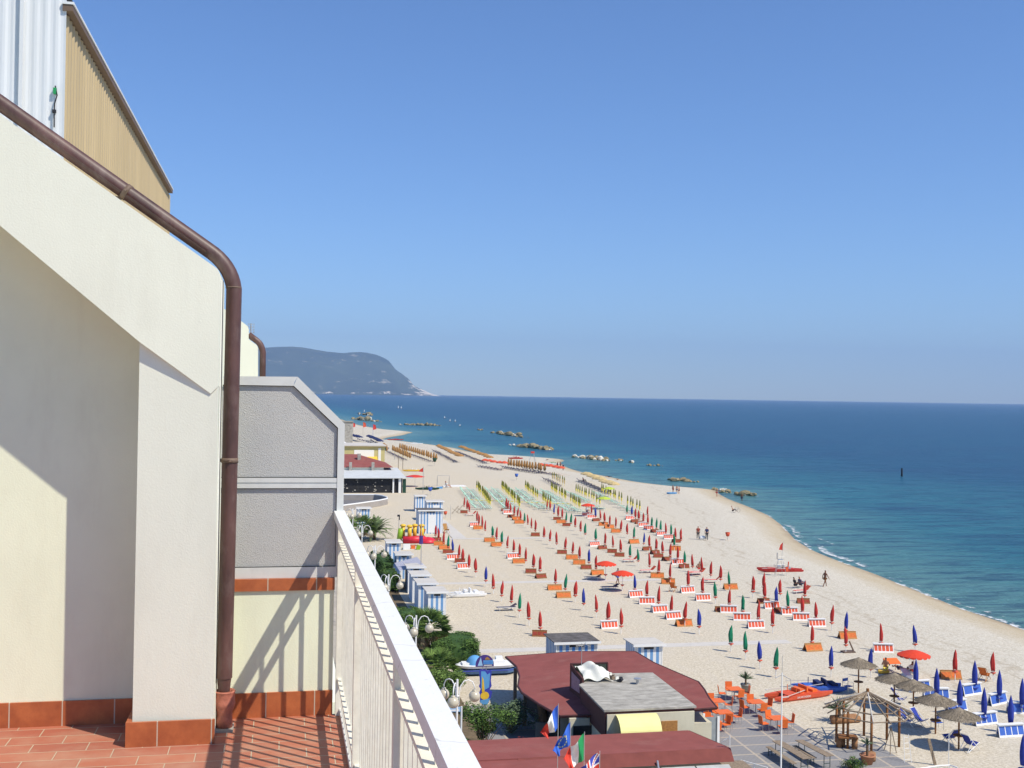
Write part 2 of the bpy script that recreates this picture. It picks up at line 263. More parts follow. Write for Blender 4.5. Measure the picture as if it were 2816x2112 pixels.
nzc = n.new('ShaderNodeTexNoise'); nzc.inputs['Scale'].default_value = 9; l.new(P, nzc.inputs[0]); va = n.new('ShaderNodeVectorMath'); va.operation = 'MULTIPLY_ADD'; va.inputs[1].default_value = (.12,.12,0); l.new(nzc.outputs[1], va.inputs[0]); l.new(P, va.inputs[2]); l.new(va.outputs[0], vo.inputs[0])
ck = maprange(n, l, vo.outputs[0], .0, .006, 1, 0); nz = noise(n, l, P, 16, 6); fl = maprange(n, l, noise(n, l, P, 30, 5, .7), .66, .70)
c = mixc(n, l, nz, (.74,.74,.71), (.83,.83,.80)); c = mixc(n, l, math_n(n, l, 'MULTIPLY', ck, .55), c, (.35,.33,.28)); c = mixc(n, l, math_n(n, l, 'MULTIPLY', fl, .5), c, (.45,.42,.36)); l.new(c, bs.inputs['Base Color'])
bp = n.new('ShaderNodeBump'); bp.inputs['Distance'].default_value = .0015; l.new(noise(n, l, P, 60, 4), bp.inputs['Height']); l.new(bp.outputs[0], bs.inputs['Normal'])
mat('roof_grey', (.13,.12,.115), .9, .35, 2, .004, 30, .1); mat('red_open', (.66,.055,.02), .7, .08, 4); mat('orange_canvas', (.60,.15,.03), .75, .22, 5); mat('shade_cloth', (.06,.075,.06), .9, .2, 5); mat('pale_glass', (.30,.22,.28), .4, .2, 6)
mat('roof_felt_dark', (.19,.055,.045), .9, .12, 1.5); mat('awning_grey', (.42,.43,.42), .8, .12, 2); mat('flower_red', (.12,.02,.02), .8, .5, 3, island=.9)
mat('royal_blue2', (.10,.20,.42), .5, .1, 4); mat('green_dark', (.015,.06,.035), .7, .2, 4); mat('dark_green', (.05,.08,.07), .6, .1, 6); mat('clay_pot', (.42,.19,.10), .8, .15, 6); mat('wood_tan2', (.33,.17,.08), .8, .3, 8, .004, 30); mat('pale_glass2', (.30,.33,.34), .5, .1, 5)
mat('awning_white', (.55,.57,.56), .8, .08, .8); mat('wall_promenade', (.34,.31,.28), .9, .08, 1)
mat('wall_ochre', (.50,.44,.20), .9, .08, .5)
mat('land', (.13,.14,.07), .95, .4, .01)
# ---------------------------------------------------------------- setting: beach, sea, surf, headland
SH = [(3000,-60),(1500,10),(1000,38),(860,46),(760,47.5),(721,48.4),(684,51.4),(633,57.8),(617,64.3),(597,68.6),(588,68),(575,64),(553,59.4),(524,49.5),(498,43.6),(485,50.6),(464,56),(446,61),(423,65),(392,66.6),(380,71),(372,75.7),(366,80.6),(360,86.5),(354,89.2),(347,89.2),(340,86),(333,83.6),(311,80.3),(293,79.8),(282,81.8),(270,82.9),(258,84.8),(247,88.9),(240,94.5),(236,95.3),(229,92.7),(216,89.7),(199,87.1),(185,84.5),(169,79.7),(152,73.7),(141,71),(132,69.9),(122,69.2),(112,67.9),(100,66.4),(90,66.2),(60,66),(0,67),(-60,68)]
SY = np.array([a for a, b in SH][::-1], float); SX = np.array([b for a, b in SH][::-1], float)
def shore_x(y): return float(np.interp(y, SY, SX))
ys = np.concatenate([np.arange(-60,60,6), np.arange(60,300,1.5), np.arange(300,760,3), np.arange(760,3001,40)])
sx_ = np.interp(ys, SY, SX); k = np.array([1,2,3,2,1.])/9; sm = np.convolve(np.pad(sx_, 2, 'edge'), k, 'valid')
offs = [14,9,6,4,2.5,1.2,.5,0,-.6,-1.3,-2.2,-3.2,-4.5,-6,-8,-10.5,-14,-18,-24,-32,-42,-55,-75,-110,-160]
def zoff(o): 
    if o >= 0: return -.5-.14*o
    return -.5+.5*min(1, (-o/9))**.75 if o > -9 else 0
V = []; A = []; nx = len(offs)
for y, x in zip(ys, sm):
    for o in offs:
        berm = .16*math.exp(-((-o-9)/3.)**2) if o < 0 else 0
        V.append((x+o, y, zoff(o)+berm+(.0 if o > -3 else .03*math.sin(y*.31+o*.5)*math.sin(y*.07)))); A.append(-o)
Fc = [(i*nx+j+1, i*nx+j, (i+1)*nx+j, (i+1)*nx+j+1) for i in range(len(ys)-1) for j in range(nx-1)]
def grid_obj(name, V, Fc, mt, attr=None, A=None, smooth=True):
    me = bpy.data.meshes.new(name); me.from_pydata(V, [], Fc); me.materials.append(M[mt])
    if attr: at = me.attributes.new(attr, 'FLOAT', 'POINT'); at.data.foreach_set('value', A)
    if smooth: me.polygons.foreach_set('use_smooth', [True]*len(me.polygons))
    me.update(); o = bpy.data.objects.new(name, me); COL.objects.link(o); return o
tag(grid_obj('beach', V, Fc, 'sand', 'shore', A), kind='structure')
# sea surface out to the horizon, cut fine near the shore
gx_ = np.unique(np.concatenate([np.arange(30,160,3.), np.arange(160,400,20), np.geomspace(400,16000,24), -np.geomspace(100,9000,10), np.arange(-90,30,30.)]))
gy_ = np.unique(np.concatenate([np.arange(-60,420,4.), np.arange(420,900,12), np.geomspace(900,16500,30), [-600,-200]]))
V = []; A = []
for y in gy_:
    sx = shore_x(min(y, 3000)); 
    for x in gx_:
        V.append((x, y, -.5)); A.append(max(-5, (x-sx)*.95))
nx = len(gx_); Fc = [(i*nx+j, i*nx+j+1, (i+1)*nx+j+1, (i+1)*nx+j) for i in range(len(gy_)-1) for j in range(nx-1)]
tag(grid_obj('sea', V, Fc, 'sea', 'shore', A), kind='structure')
# surf along the waterline and the little breakers
V = []; A = []; Fc = []
def ribbon(y0, y1, off, wid, amp, st=.5, zz=-.47):
    base = len(V); yy = np.arange(y0, y1, st)
    for y in yy:
        xs = float(np.interp(y, ys, sm)); e = min(1, (y-y0)/6, (y1-y)/6); o = off+.5*math.sin(y*.35)+.4*math.sin(y*.13+1)
        for t in (0, .25, .6, 1): V.append((xs+o+wid*t, y, zz)); A.append(max(0, amp*e*(1.25 if t == .25 else .8 if t == .6 else -.3)))
    for i in range(len(yy)-1):
        for j in range(3): a = base+i*4+j; Fc.append((a, a+1, a+5, a+4))
ribbon(84, 190, -.9, 1.5, .62); ribbon(122, 150, .6, 2.6, .66, zz=-.464); ribbon(150, 176, .2, 2.6, .60, zz=-.458); ribbon(92, 124, .6, 1.5, .42, zz=-.464)
ribbon(140, 160, 3.2, 1.2, .45, zz=-.452); ribbon(190, 240, -.6, .9, .32); ribbon(60, 92, -.6, 2., .6)
tag(grid_obj('surf', V, Fc, 'foam', 'foam', A), kind='structure')
# headland far across the bay: ridge heights read off its skyline
PR = [(560,945),(700,954),(731,956),(760,954),(801,953),(830,955),(864,961),(900,967),(943,971),(965,969),(990,968),(1010,970),(1032,975),(1050,982),(1063,989),(1072,1000),(1079,1011),(1090,1020),(1101,1027),(1112,1036),(1121,1052),(1135,1062),(1149,1069),(1160,1077),(1171,1086)]
px_ = [gy(a, b, 13000.) for a, b in PR]; RX = [p.x for p in px_]; RZ = [max(2, p.z) for p in px_]
xs = np.linspace(RX[0], RX[-1], 150); V = []; A = []; nv = 26; rn = random.Random(3)
ph = [(rn.uniform(0,6.28), rn.uniform(.001,.006), rn.uniform(0,6.28), rn.uniform(.002,.01)) for _ in range(10)]
def hn(x, y): return sum(math.sin(x*b+a)*math.sin(y*d+c) for a, b, c, d in ph)/10
for i in range(nv+8):
    v = i/nv
    for x in xs:
        h = float(np.interp(x, RX, RZ)); y = 11600+1400*v
        if v <= 1: z = h*math.sin(v*math.pi/2)**1.15*(1+.35*hn(x*2.2,y*2.0)*(1-v)*(1-v)*4*v)+10*hn(x*9,y*7)*4*v*(1-v)*(1-v)*(1 if h > 60 else 0)
        else: z = h*(1-(v-1)*2.6)
        end = (x-RX[12])/(RX[-1]-RX[12]); c = 0
        if end > .45: c = max(0,(end-.36)*1.9)*(1.15 if v < .5 else .8)
        if i == 1: c = .62
        V.append((x, y, z-1)); A.append(c)
nx = len(xs); Fc = [(i*nx+j, i*nx+j+1, (i+1)*nx+j+1, (i+1)*nx+j) for i in range(nv+7) for j in range(nx-1)]
tag(grid_obj('headland', V, Fc, 'headland', 'cliff', A), kind='structure')
# air: pale even haze round everything
me = MB(); me.b2(-9500, 16500, -2500, 17500, -30, 900); hz = me.build('haze', 'foam'); tag(hz, kind='stuff')
hm = bpy.data.materials.new('haze_air'); hm.use_nodes = True; hn_ = hm.node_tree; hn_.nodes.remove(hn_.nodes['Principled BSDF'])
vp = hn_.nodes.new('ShaderNodeVolumePrincipled'); vp.inputs['Density'].default_value = HAZE; vp.inputs['Color'].default_value = (.47,.66,1,1); vp.inputs['Anisotropy'].default_value = .0
hn_.links.new(vp.outputs[0], hn_.nodes['Material Output'].inputs['Volume']); hz.data.materials.clear(); hz.data.materials.append(hm)
MB().b2(-9000, -88, -200, 11700, -3, -.02).build('land', 'land')['kind'] = 'structure'
# promenade, walkways, paving
MB().b2(-3, 9.4, 5, 190, -.4, .02).build('pavement', 'pavement')['kind'] = 'structure'
MB().b2(9.4, 11.9, 50, 135, -.4, .03).build('planting_bed', 'soil')['kind'] = 'structure'
MB().b2(12, 31.36, 48, 71.2, -.3, .05).b2(31.36, 34.2, 48, 60.0, -.3, .046).build('paved_terrace', 'grey_paving')['kind'] = 'structure'
MB().b2(15, 41.4, 85.7, 87.0, -.2, .035).build('walkway', 'boardwalk')['kind'] = 'structure'
MB().b2(14.5, 41, 117.0, 118.2, -.2, .035).build('walkway', 'boardwalk')['kind'] = 'structure'
MB().b2(16.5, 38, 153.3, 154.3, -.2, .035).build('walkway', 'boardwalk')['kind'] = 'structure'
MB().prism([(23.6,154.4),(25.6,154.4),(25.8,177),(24.4,177)], -.2, .04).build('walkway', 'boardwalk')['kind'] = 'structure'
# curved promenade end by the further restaurant
cv = [(4,186),(9,189),(13.5,194.5),(17.2,199.4),(19.4,204.7),(19.2,209),(18,212.5),(12,216),(4,217)]
MB().prism(cv, -.3, .06).build('road', 'asphalt')['kind'] = 'structure'
# ---------------------------------------------------------------- our balcony (all in the wall plane y = 5.845, floor z = 18.35)
FZ, YP, YW = 18.35, 5.845, 5.446
bl = empty('apartment_building', (-4,3,0), 'cream stucco apartment block with tiled balcony and sloping side wall', 'building')
def part(mb, name, mt, par=bl, local=True):
    o = mb.build(name, mt, par); 
    if par and par.location.length: o.location = -par.location
    return o
part(MB().b2(-14,.29,-7,YP-.002,0,FZ-.2).b2(-14,.29,YP+.2,24,0,FZ-.25), 'facade', 'stucco')
part(MB().b2(-14,.345,-7,YP,FZ-.2,FZ-.001).b2(-14,.345,YP+.22,24,FZ-.2,FZ-.001), 'balcony_slab', 'stucco_white')
part(MB().b2(-4,.335,-4,YP,FZ-.0005,FZ), 'terrace_floor', 'terrace_tile')
# back wall (low beside the screen, full height behind the wing)
part(MB().prism_y([(-4,FZ),(.283,FZ),(.283,18.988),(-.40,18.988),(-.40,20.12),(-4,22.75)][::1], YP, YP+.2), 'separating_wall', 'stucco')
part(MB().b2(-.40,.286,YP-.012,YP+.21,18.988,19.048), 'wall_coping', 'skirting_tile')
# wing: pillar and sloping beam standing 0.4 m in front of the wall
pm = MB(); pv = [(-.652,YW+.040,FZ),(-.284,YW+.004,FZ),(-.292,YW+.004,20.1),(-.650,YW+.036,20.4),(-.652,YP-.002,FZ),(-.284,YP-.002,FZ),(-.292,YP-.002,20.1),(-.650,YP-.002,20.4)]
pm.add(pv, [(0,1,2,3),(5,4,7,6),(1,5,6,2),(4,0,3,7),(3,2,6,7),(4,5,1,0)]); part(pm, 'pillar', 'stucco_white')
be = MB().prism_y([(-.3235,19.985),(-.290,20.02),(-.290,20.52),(-.293,20.548),(-.303,20.572),(-1.27,21.236),(-4,23.05),(-4,22.70),(-1.26,20.732),(-.650,20.222)], YW, YP+.02)
part(be, 'sloping_beam', 'stucco_white')
part(MB().b2(-.676,-.284+.006,YW-.012,YW+.0035,FZ,18.463).b2(-.676,-.6525,YW+.0035,YP-.016,FZ,18.463).b2(-4,-.6525,YP-.014,YP-.0005,FZ,18.470).b2(-.283,.284,YP-.014,YP-.0005,FZ,18.474), 'skirting', 'skirting_tile')
# thin light edge of the roof verge seen behind the wing
part(MB().b2(-.2895,-.2835,YW+.10,YW+.16,18.60,20.53), 'corner_bead', 'white_paint')
part(MB().b2(-.2835,-.2815,YW+.11,YW+.15,18.60,20.53), 'shadow_gap', 'dark_gasket')
# down pipe
dp = empty('drainpipe', (-.238,5.66,FZ), 'brown rainwater pipe bending down the corner of the near sloping wall', 'pipe', 'brown rainwater pipes')
pts = [(-4.3,5.66,23.34)]+[(-1.33-.0*i,5.66,21.345) for i in range(1)]+[(-.36,5.66,20.685)]
for i in range(9):
    a = i/8; c = Vector((-.36,5.66,20.685)); e = Vector((-.2345,5.66,20.50)); q = Vector((-.253,5.66,20.618)); pts.append(tuple(c*(1-a)**2+q*2*a*(1-a)+e*a*a))
pts = [Vector(p) for p in pts]+[Vector((-.240,5.66,19.6)), Vector((-.2475,5.66,18.60))]
pl = MB(); pl.smooth = True; pl.tube(pts, .0375, 20, False); pl.tube([(-.2475,5.66,18.70),(-.248,5.66,18.60),(-.2485,5.66,18.535)], [.0375,.034,.028], 20, False)
part(pl, 'pipe', 'pipe_brown', dp)
for p, ax in ((Vector((-.745,5.66,20.947)), Vector((.826,0,-.563))), (Vector((-.2405,5.66,19.66)), Vector((0,0,1))), (Vector((-.2362,5.66,20.505)), Vector((0,0,1)))):
    hh = .012 if ax.z < 1 or p.z < 20 else .004
    cb = MB(); cb.smooth = True; cb.tube([p-ax*hh, p+ax*hh], .041 if hh > .005 else .0385, 20, True)
    if hh > .005: cb.smooth = False; cb.box(p+Vector((-.048,0,-.03 if ax.z < 1 else 0)), (.05,.012,.016)); cb.tube([p-ax*.005+Vector((.0,-.045,0)), p+ax*.005+Vector((0,-.045,0))], .008, 8)
    part(cb, 'bracket', 'brown_metal', dp)
ck = MB(); ck.smooth = True; ck.lathe([(.030,0),(.040,.0),(.038,.06),(.037,.085),(.047,.11),(.051,.125),(.049,.14),(.048,.18),(.052,.185),(.046,.19),(.043,.14)], 24, (-.244,5.66,FZ))
part(ck, 'clay_socket', 'clay', dp)
part(MB().b2(-.285,-.20,5.60,5.72,FZ,FZ+.012), 'mortar_patch', 'concrete', dp)
# privacy screen
ps = empty('privacy_screen', (-.05,YP+.06,19.05), 'grey metal framed privacy screen with two obscured glass panes beside the railing', 'screen')
y0, y1 = YP+.01, YP+.05
fr = MB()
fr.prism_y([(-.42,20.03),(.062,20.03),(.066,20.05),(.081,20.077),(-.42,20.072)], y0, y1)          # top
fr.prism_y([(.062,20.031),(.296,19.812),(.3245,19.828),(.3245,19.838),(.081,20.0775)], y0-.001, y1+.001)
fr.prism_y([(.290,19.05),(.3245,19.05),(.3245,19.829),(.290,19.817)], y0-.002, y1+.002)
fr.b2(-.42,.290,y0+.001,y1-.001,19.049,19.103)
fr.b2(-.42,.290,y0+.001,y1-.001,19.507,19.530).b2(-.42,.290,y0+.001,y1-.001,19.536,19.559).b2(-.42,.290,y0+.006,y1-.006,19.529,19.537)
part(fr, 'frame', 'aluminium', ps)
part(MB().prism_y([(-.42,19.559),(.290,19.559),(.290,19.818),(.063,20.031),(-.42,20.031)], YP+.026, YP+.032), 'glass_pane', 'obscured_glass', ps)
part(MB().b2(-.42,.290,YP+.026,YP+.032,19.103,19.507), 'glass_pane', 'obscured_glass', ps)
gk = MB()
for a, b in (((-.42,20.029),(.062,20.029)),((.062,20.029),(.289,19.815)),((.289,19.815),(.289,19.561)),((.289,19.561),(-.42,19.561)),((.289,19.505),(-.42,19.505)),((.289,19.505),(.289,19.105)),((.289,19.105),(-.42,19.105))): gk.tube([(a[0],y0+.010,a[1]),(b[0],y0+.010,b[1])], .0028, 4)
part(gk, 'gasket', 'dark_gasket', ps)
# railing
rl = empty('balcony_railing', (.31,1.5,FZ), 'white painted balcony railing with cracked top rail and close upright bars', 'railing')
RY0, RY1 = -3.5, YP+.03
part(MB().b2(.277,.331,RY0,RY1,19.352,19.39), 'top_rail', 'rail_paint', rl)
part(MB().b2(.300,.331,RY0,RY1,19.223,19.238), 'middle_rail', 'cream_paint', rl)
part(MB().b2(.306,.336,RY0,RY1,18.525,18.54), 'bottom_rail', 'cream_paint', rl)
part(MB().b2(.318,.342,RY0,RY1,18.36,18.385), 'kerb_rail', 'aluminium', rl)
nb = int((RY1-RY0)/.0955)
for i in range(nb):
    y = RY1-.04-i*.0955
    if y < 1.2: break
    if any(abs(y-q) < .045 for q in (2.92,4.48,1.36)): continue
    part(MB().b2(.322,.335,y-.0065,y+.0065,18.385,19.3525), 'bar', 'cream_paint', rl)
for y in (1.36,2.92,4.48,5.83): part(MB().b2(.298,.338,y-.02,y+.02,18.30,19.3525), 'post', 'cream_paint', rl)
# penthouse behind, in corrugated sheet: corner at x=-2.19
CXp = -2.19; Ya, Yb = 12., 22.85; zt = gy(163,32,Ya).z
pb = empty('rooftop_building', (-5,14,18), 'corrugated sheet rooftop building, white front and beige side, behind the sloping wall', 'building')
mb = MB(); xs = []; N_ = 120
pr = [(CXp-.0-i*.025, Ya+(.006 if (i % 4) in (1,2) else 0)) for i in range(0,240)]
for i in range(len(pr)-1): (xa,ya),(xb,yb) = pr[i],pr[i+1]; mb.add([(xb,yb,18),(xa,ya,18),(xa,ya,zt+4),(xb,yb,zt+4)], [(0,1,2,3)])
part(mb, 'front_wall', 'sheet_white', pb)
part(MB().b2(-2.62,-2.585,Ya-.05,Ya-.001,18,zt+4).b2(-3.02,-3.0,Ya-.03,Ya-.001,18,zt+4), 'seam_cover', 'sheet_white', pb)
mb = MB(); K = 264; pr = [(CXp-(.022 if (i % 4) in (1,2) else 0), Ya+(Yb-Ya)*i/K) for i in range(K+1)]
for i in range(K): (xa,ya),(xb,yb) = pr[i],pr[i+1]; mb.add([(xa,ya,18),(xb,yb,18),(xb,yb,zt),(xa,ya,zt)], [(0,1,2,3)])
part(mb, 'side_wall', 'sheet_beige', pb)
part(MB().b2(CXp-.5,CXp-.035,Yb-.001,Yb+.05,18,zt), 'end_wall', 'sheet_beige', pb)
part(MB().b2(CXp-.034,CXp+.065,Ya-.02,Yb-.2,zt+.012,zt+.075), 'roof_edge', 'brown_metal', pb)
part(MB().b2(CXp-.036,CXp+.075,Ya-.03,Yb-.19,zt+.076,zt+.10), 'roof_flashing', 'sheet_white', pb)
part(MB().b2(CXp-6,CXp-.1,Ya+.1,Yb-.1,18,zt), 'inner_wall', 'sheet_beige', pb)
q = gy(178,3,12.4); h_ = MB(); h_.smooth = True; h_.lathe([(0,-.09),(.05,-.075),(.075,-.03),(.08,0),(.06,.06),(0,.09)], 16, (0,0,0)); h_.tube([(0,0,.05),(-.05,.1,.25)], .015, 8)
tag(h_.build('roof_lamp', 'dark', loc=q), 'small dark lamp at the edge of the corrugated roof', 'lamp')
cl_ = empty('cable_clamp', gy(150,250,11.95), 'green clamp and hanging cable on the white corrugated wall', 'cable'); c0 = gy(150,250,11.95)
def rel(p): return Vector(p)-c0
MB().box(rel(gy(151,250,11.98)), (.03,.03,.06)).build('clamp', 'flag_green', cl_); MB().box(rel(gy(149,306,11.98)), (.035,.03,.03)).build('clamp', 'dark', cl_)
MB().tube([rel(gy(*p,11.975)) for p in ((152,236),(157,262),(150,285),(149,306),(149,350))], .007, 6).build('cable', 'dark', cl_)
# neighbour's wing further along, with its own pipe and aerial
nY = 14.; g2 = lambda x, y: (lambda p: (p.x, p.z))(gy(x, y, nY))
nw = empty('neighbour_wing', (-1,nY,18), 'cream stepped end wall of the next flat behind the glass screen', 'wall')
part(MB().prism_y([g2(590,1130),g2(709,1130),g2(709,955),g2(706,949),g2(683,932),g2(683,903),g2(680,896),g2(663,883),g2(619,851),g2(590,832)], nY, nY+.3), 'gable_wall', 'stucco_white', nw)
np_ = empty('drainpipe', gy(720,1100,nY), 'brown rainwater pipe bending down the neighbouring end wall beyond the screen', 'pipe', 'brown rainwater pipes')
pts = [gy(684,920,nY+.16), gy(706,937,nY+.16)]; c, q_, e = gy(706,937,nY+.16), gy(719,946,nY+.16), gy(723,968,nY+.16)
for i in range(1,8): a = i/7; pts.append(c*(1-a)**2+q_*2*a*(1-a)+e*a*a)
pts.append(gy(721,1120,nY+.16)); pl = MB(); pl.smooth = True; pl.tube(pts, .038, 14, True); part(pl, 'pipe', 'pipe_brown', np_)
an = empty('tv_aerial', gy(690,915,16), 'thin television aerial above the neighbouring pipe', 'aerial'); a0 = gy(690,915,16)
mb = MB(); mb.tube([(0,0,-.2),(0,0,.13)], .008, 5); 
for dz in (.0,.04,.08,.12): mb.box((0,0,dz), (.10-dz*.3,.006,.006))
for dx in (-.04,.04): mb.box((dx,0,.06), (.006,.006,.14))
mb.build('mast', 'antenna', an)
ROWS = {0:"21.5,91.4,r 21.4,95.3,r 21.3,99,g 21.4,103.1,r 21.2,106.7,r 21.2,110.9,r 21.2,115.3,b 21.2,121.4,r 21,124.8,r 21,129.1,r 21.1,132.8,r 21,136.8,b 21,140.7,g 21,144.9,r 21,149.5,r 21,152.7,r",1:"28.4,91.1,r 28.1,94,r 28.2,97.9,r 28,101.6,b 28.3,105.8,r 28.2,109.4,g 28.2,113.3,r 28.3,120.9,r 28.3,124.3,r 28.4,128.7,r 28.4,132.2,r 28.5,136.3,r 28.5,140.2,r 28.6,144.3,g 28.7,148.4,r 28.7,151.4,g 28.9,158.2,r 29.2,162.6,r 29.3,165.7,r 29.8,170.3,r 31,184.6,r 31.2,188.1,r 31.3,192.1,r",2:"35.2,75.5,g 35.1,78,b 35.2,80.9,g 35.1,83.5,g 35,90.1,b 34.9,93.3,r 35,97.1,r 35.1,100.9,r 35.3,104.9,r 35.2,108.5,b 35.1,122.3,r 35.4,126.4,b 35.4,130.5,r 35.6,134.7,r 35.6,138.4,r 35.6,142.7,r 35.6,146.6,r 35.7,150.6,r 35.9,156.8,r 36.3,160.9,r 36.7,165.3,r 36.8,168.2,g 37,171.9,r 37.2,175.4,r 37.5,179.2,r 37.8,183.6,r 38.1,187.3,r 38.3,190,r",3:"42,74.3,b 39.2,74.9,b 44.1,81.9,r 41.9,83.3,r 41.5,89.7,r 41.4,92.4,r 41.5,96.1,g 41.7,99.7,r 41.7,103.2,g 41.5,106.1,r 41.3,109.6,r 41.2,114.7,r 41.3,118.9,r 41.6,122.9,r 41.7,127.3,g 41.8,130.8,g 42.1,135.6,r 42.3,139.6,r 41.9,142,r 41.8,146,g 42.2,152.7,g 42.6,156.7,r 43.1,161.6,r 43.5,165.7,g 43.4,168.3,g 44,173.1,r 44.1,176.2,r 44.2,179.4,b 45.3,186.8,r 44.9,187.5,r",4:"50.3,72,r 47.7,72.7,r 49.8,81.3,b 47.3,82.2,r 46.8,87,b 47.1,90,r 46.8,92.4,r 46.8,95,r 46.5,97.3,g 46.6,100,b 46.6,102.7,r 49.1,104.5,r 46.7,105.7,r 48.9,108.1,r 45.9,109.8,g 46.4,113.4,r 46.4,116.3,r 46.4,118.9,r 46.6,122.3,r 46.5,124.7,g 46.9,128.1,r 46.8,130.5,r 47.1,134.1,r 47,136.3,r 47.1,139.2,r 50.5,139.2,g 47.3,142.3,b 47.8,148,g 48.4,152.9,r 48.7,157,r 49,160.6,r 49.1,164,r 49.3,167.3,r 49.7,170.9,r 50.1,175.1,b 50.5,179.1,r",5:"51,103.1,r 53.5,144.9,r 53.5,147.2,r 54,150.3,g 54.1,152.8,r 54.3,155.6,g 54.5,158,g 54.8,161.2,g 55.3,164.3,r 55.4,166.9,r 55.9,170.6,r 55.8,172.2,r 59.4,176.8,r 56.7,176.9,b 56.8,179.7,g",}
BLUE = [(39.2, 53.5), (43.6, 60.7), (43.1, 62.6), (47.0, 64.3), (42.8, 64.7), (46.9, 66.5), (43.0, 67.6), (46.9, 69.2), (43.0, 70.1)]
# ---------------------------------------------------------------- beach umbrellas
def canopy_closed(mt, name='canopy', zb=.80, zt=2.2, R=.155, n=20, seed=0):
    mb = MB(); mb.smooth = True; L = zt-zb; rn_ = random.Random(seed); j = lambda a=.12: 1+rn_.uniform(-a,a)*(seed > 0)
    mb.lathe([(R*.55*j(.3),zb),(R*.80*j(.2),zb+.02),(R*.98*j(),zb+L*.22),(R*j(),zb+L*.42),(R*.86*j(.18),zb+L*.60),(R*.55*j(.2),zb+L*.8),(R*.2,zb+L*.95),(.012,zt)], n, (0,0,0), (8,5,7,6)[seed % 4], .12+.03*(seed % 3))
    if seed: mb.v = [(x+.05*math.sin(z*2.4+seed)*max(0,z-zb), y+.05*math.cos(z*1.9+seed*2)*max(0,z-zb), z+(.05*math.sin(math.atan2(y,x)*2+seed) if z < zb+.05 else 0)) for x,y,z in mb.v]
    return mb.build(name, mt)
def closed_umbrella(col, label):
    r = empty('closed_umbrella', (0,0,0), label, 'umbrella', 'closed umbrellas of the red and green club')
    c = canopy_closed(col); c.parent = r
    MB().tube([(0,0,-.1),(0,0,.82)], .028, 8).build('pole', 'plastic_white', r)
    mb = MB(); mb.smooth = True; mb.lathe([(.03,.52),(.06,.58),(.21,.66),(.22,.69),(.03,.68)], 14); mb.build('tray', 'orange_red', r)
    return r
PROTO = {}; VAR = {}
def variants(col, **kw):
    if col not in VAR:
        VAR[col] = []
        for s_ in range(1, 7): o_ = canopy_closed(col, seed=s_, **kw); VAR[col].append(o_.data); bpy.data.objects.remove(o_)
    return VAR[col]
def place_closed(x, y, c, label, grp):
    nm = {'r':'red','g':'green','b':'blue'}[c]; rz = random.uniform(0, 6)
    if c not in PROTO: PROTO[c] = closed_umbrella(nm, label); o = PROTO[c]; o.location = (x,y,0); o.rotation_euler.z = rz
    else: o = dup(PROTO[c], (x,y,0), rz, label, swap={'canopy': random.choice(variants(nm))})
    o.rotation_euler.x = random.uniform(-.035,.035); o.rotation_euler.y = random.uniform(-.04,.04); o.scale.z = random.uniform(.94,1.05); o.scale.x = random.uniform(.85,1.12); o.scale.y = random.uniform(.85,1.12); o['group'] = grp; return o
RN = ['row nearest the striped cabins', 'second row from the cabins', 'third row from the cabins', 'fourth row from the cabins', 'fifth row from the cabins', 'outermost row toward the sea']
CN = {'r':'red','g':'green','b':'blue'}
UM = []
for k, s in ROWS.items():
    for i, t in enumerate(s.split()):
        x, y, c = t.split(','); x = float(x); y = float(y)
        place_closed(x, y, c, f'closed {CN[c]} beach umbrella, {ordn(i+1)} from the near end, {RN[k]}', 'closed umbrellas of the red and green club')
        UM.append((x, y, k, i+1))
# near right: taller blue umbrellas of the neighbouring club
bu = None
for i, (x, y) in enumerate(sorted(BLUE, key=lambda p: (round(p[1]), p[0]))):
    lb = f'tall closed dark blue umbrella of the near right group, {ordn(i+1)} counting from nearest'
    if bu is None:
        bu = empty('closed_umbrella', (x,y,0), lb, 'umbrella', 'closed dark blue umbrellas, near right')
        canopy_closed('blue', zb=.62, zt=2.3, R=.17).parent = bu; MB().tube([(0,0,-.1),(0,0,.7)], .028, 8).build('pole', 'plastic_white', bu); mb = MB(); mb.lathe([(.03,.40),(.25,.44),(.25,.46),(.03,.46)], 14); mb.build('tray', 'blue', bu)
    else: dup(bu, (x,y,0), random.uniform(0,6), lb)
# open umbrellas
def open_canopy(mt, tip, R=1.15, h=.36, val=.12, n=16, name='canopy'):
    mb = MB(); 
    pr = [(0.01,h),(R*.35,h*.80),(R*.7,h*.42),(R,0)]
    vs = []; 
    mb.lathe(pr, n, (0,0,0)); 
    for j in range(n):
        a0, a1 = 2*math.pi*j/n, 2*math.pi*(j+1)/n; am = (a0+a1)/2; P = lambda a, rr, z: (rr*math.cos(a), rr*math.sin(a), z)
        mb.k = 0; mb.add([P(a0,R,0), P(a1,R,0), P(a1,R*1.01,-val*.6), P(am,R*1.01,-val), P(a0,R*1.01,-val*.6)], [(0,1,2,3,4)])
        mb.k = 1; mb.add([P(a0-.03,R*1.015,-val*.2), P(a0+.03,R*1.015,-val*.2), P(a0+.03,R*1.015,-val*1.05), P(a0-.03,R*1.015,-val*1.05)], [(0,1,2,3)])
    return mb.build(name, [mt, tip])
def open_umbrella(x, y, z, col, label, tip='cloth_white', tray='orange_red', R=1.15, grp='open umbrellas', n=16):
    r = empty('open_umbrella', (x,y,0), label, 'umbrella', grp); c = open_canopy(col, tip, R, n=n); c.parent = r; c.location.z = z
    MB().tube([(0,0,-.1),(0,0,z+.38)], .026, 8).build('pole', 'plastic_white', r)
    if tray: mb = MB(); mb.lathe([(.03,.52),(.21,.66),(.22,.69),(.03,.68)], 14); mb.build('tray', tray, r)
    return r
def Bp(u, v): return 1400+u/3.687, 1150+v/3.687
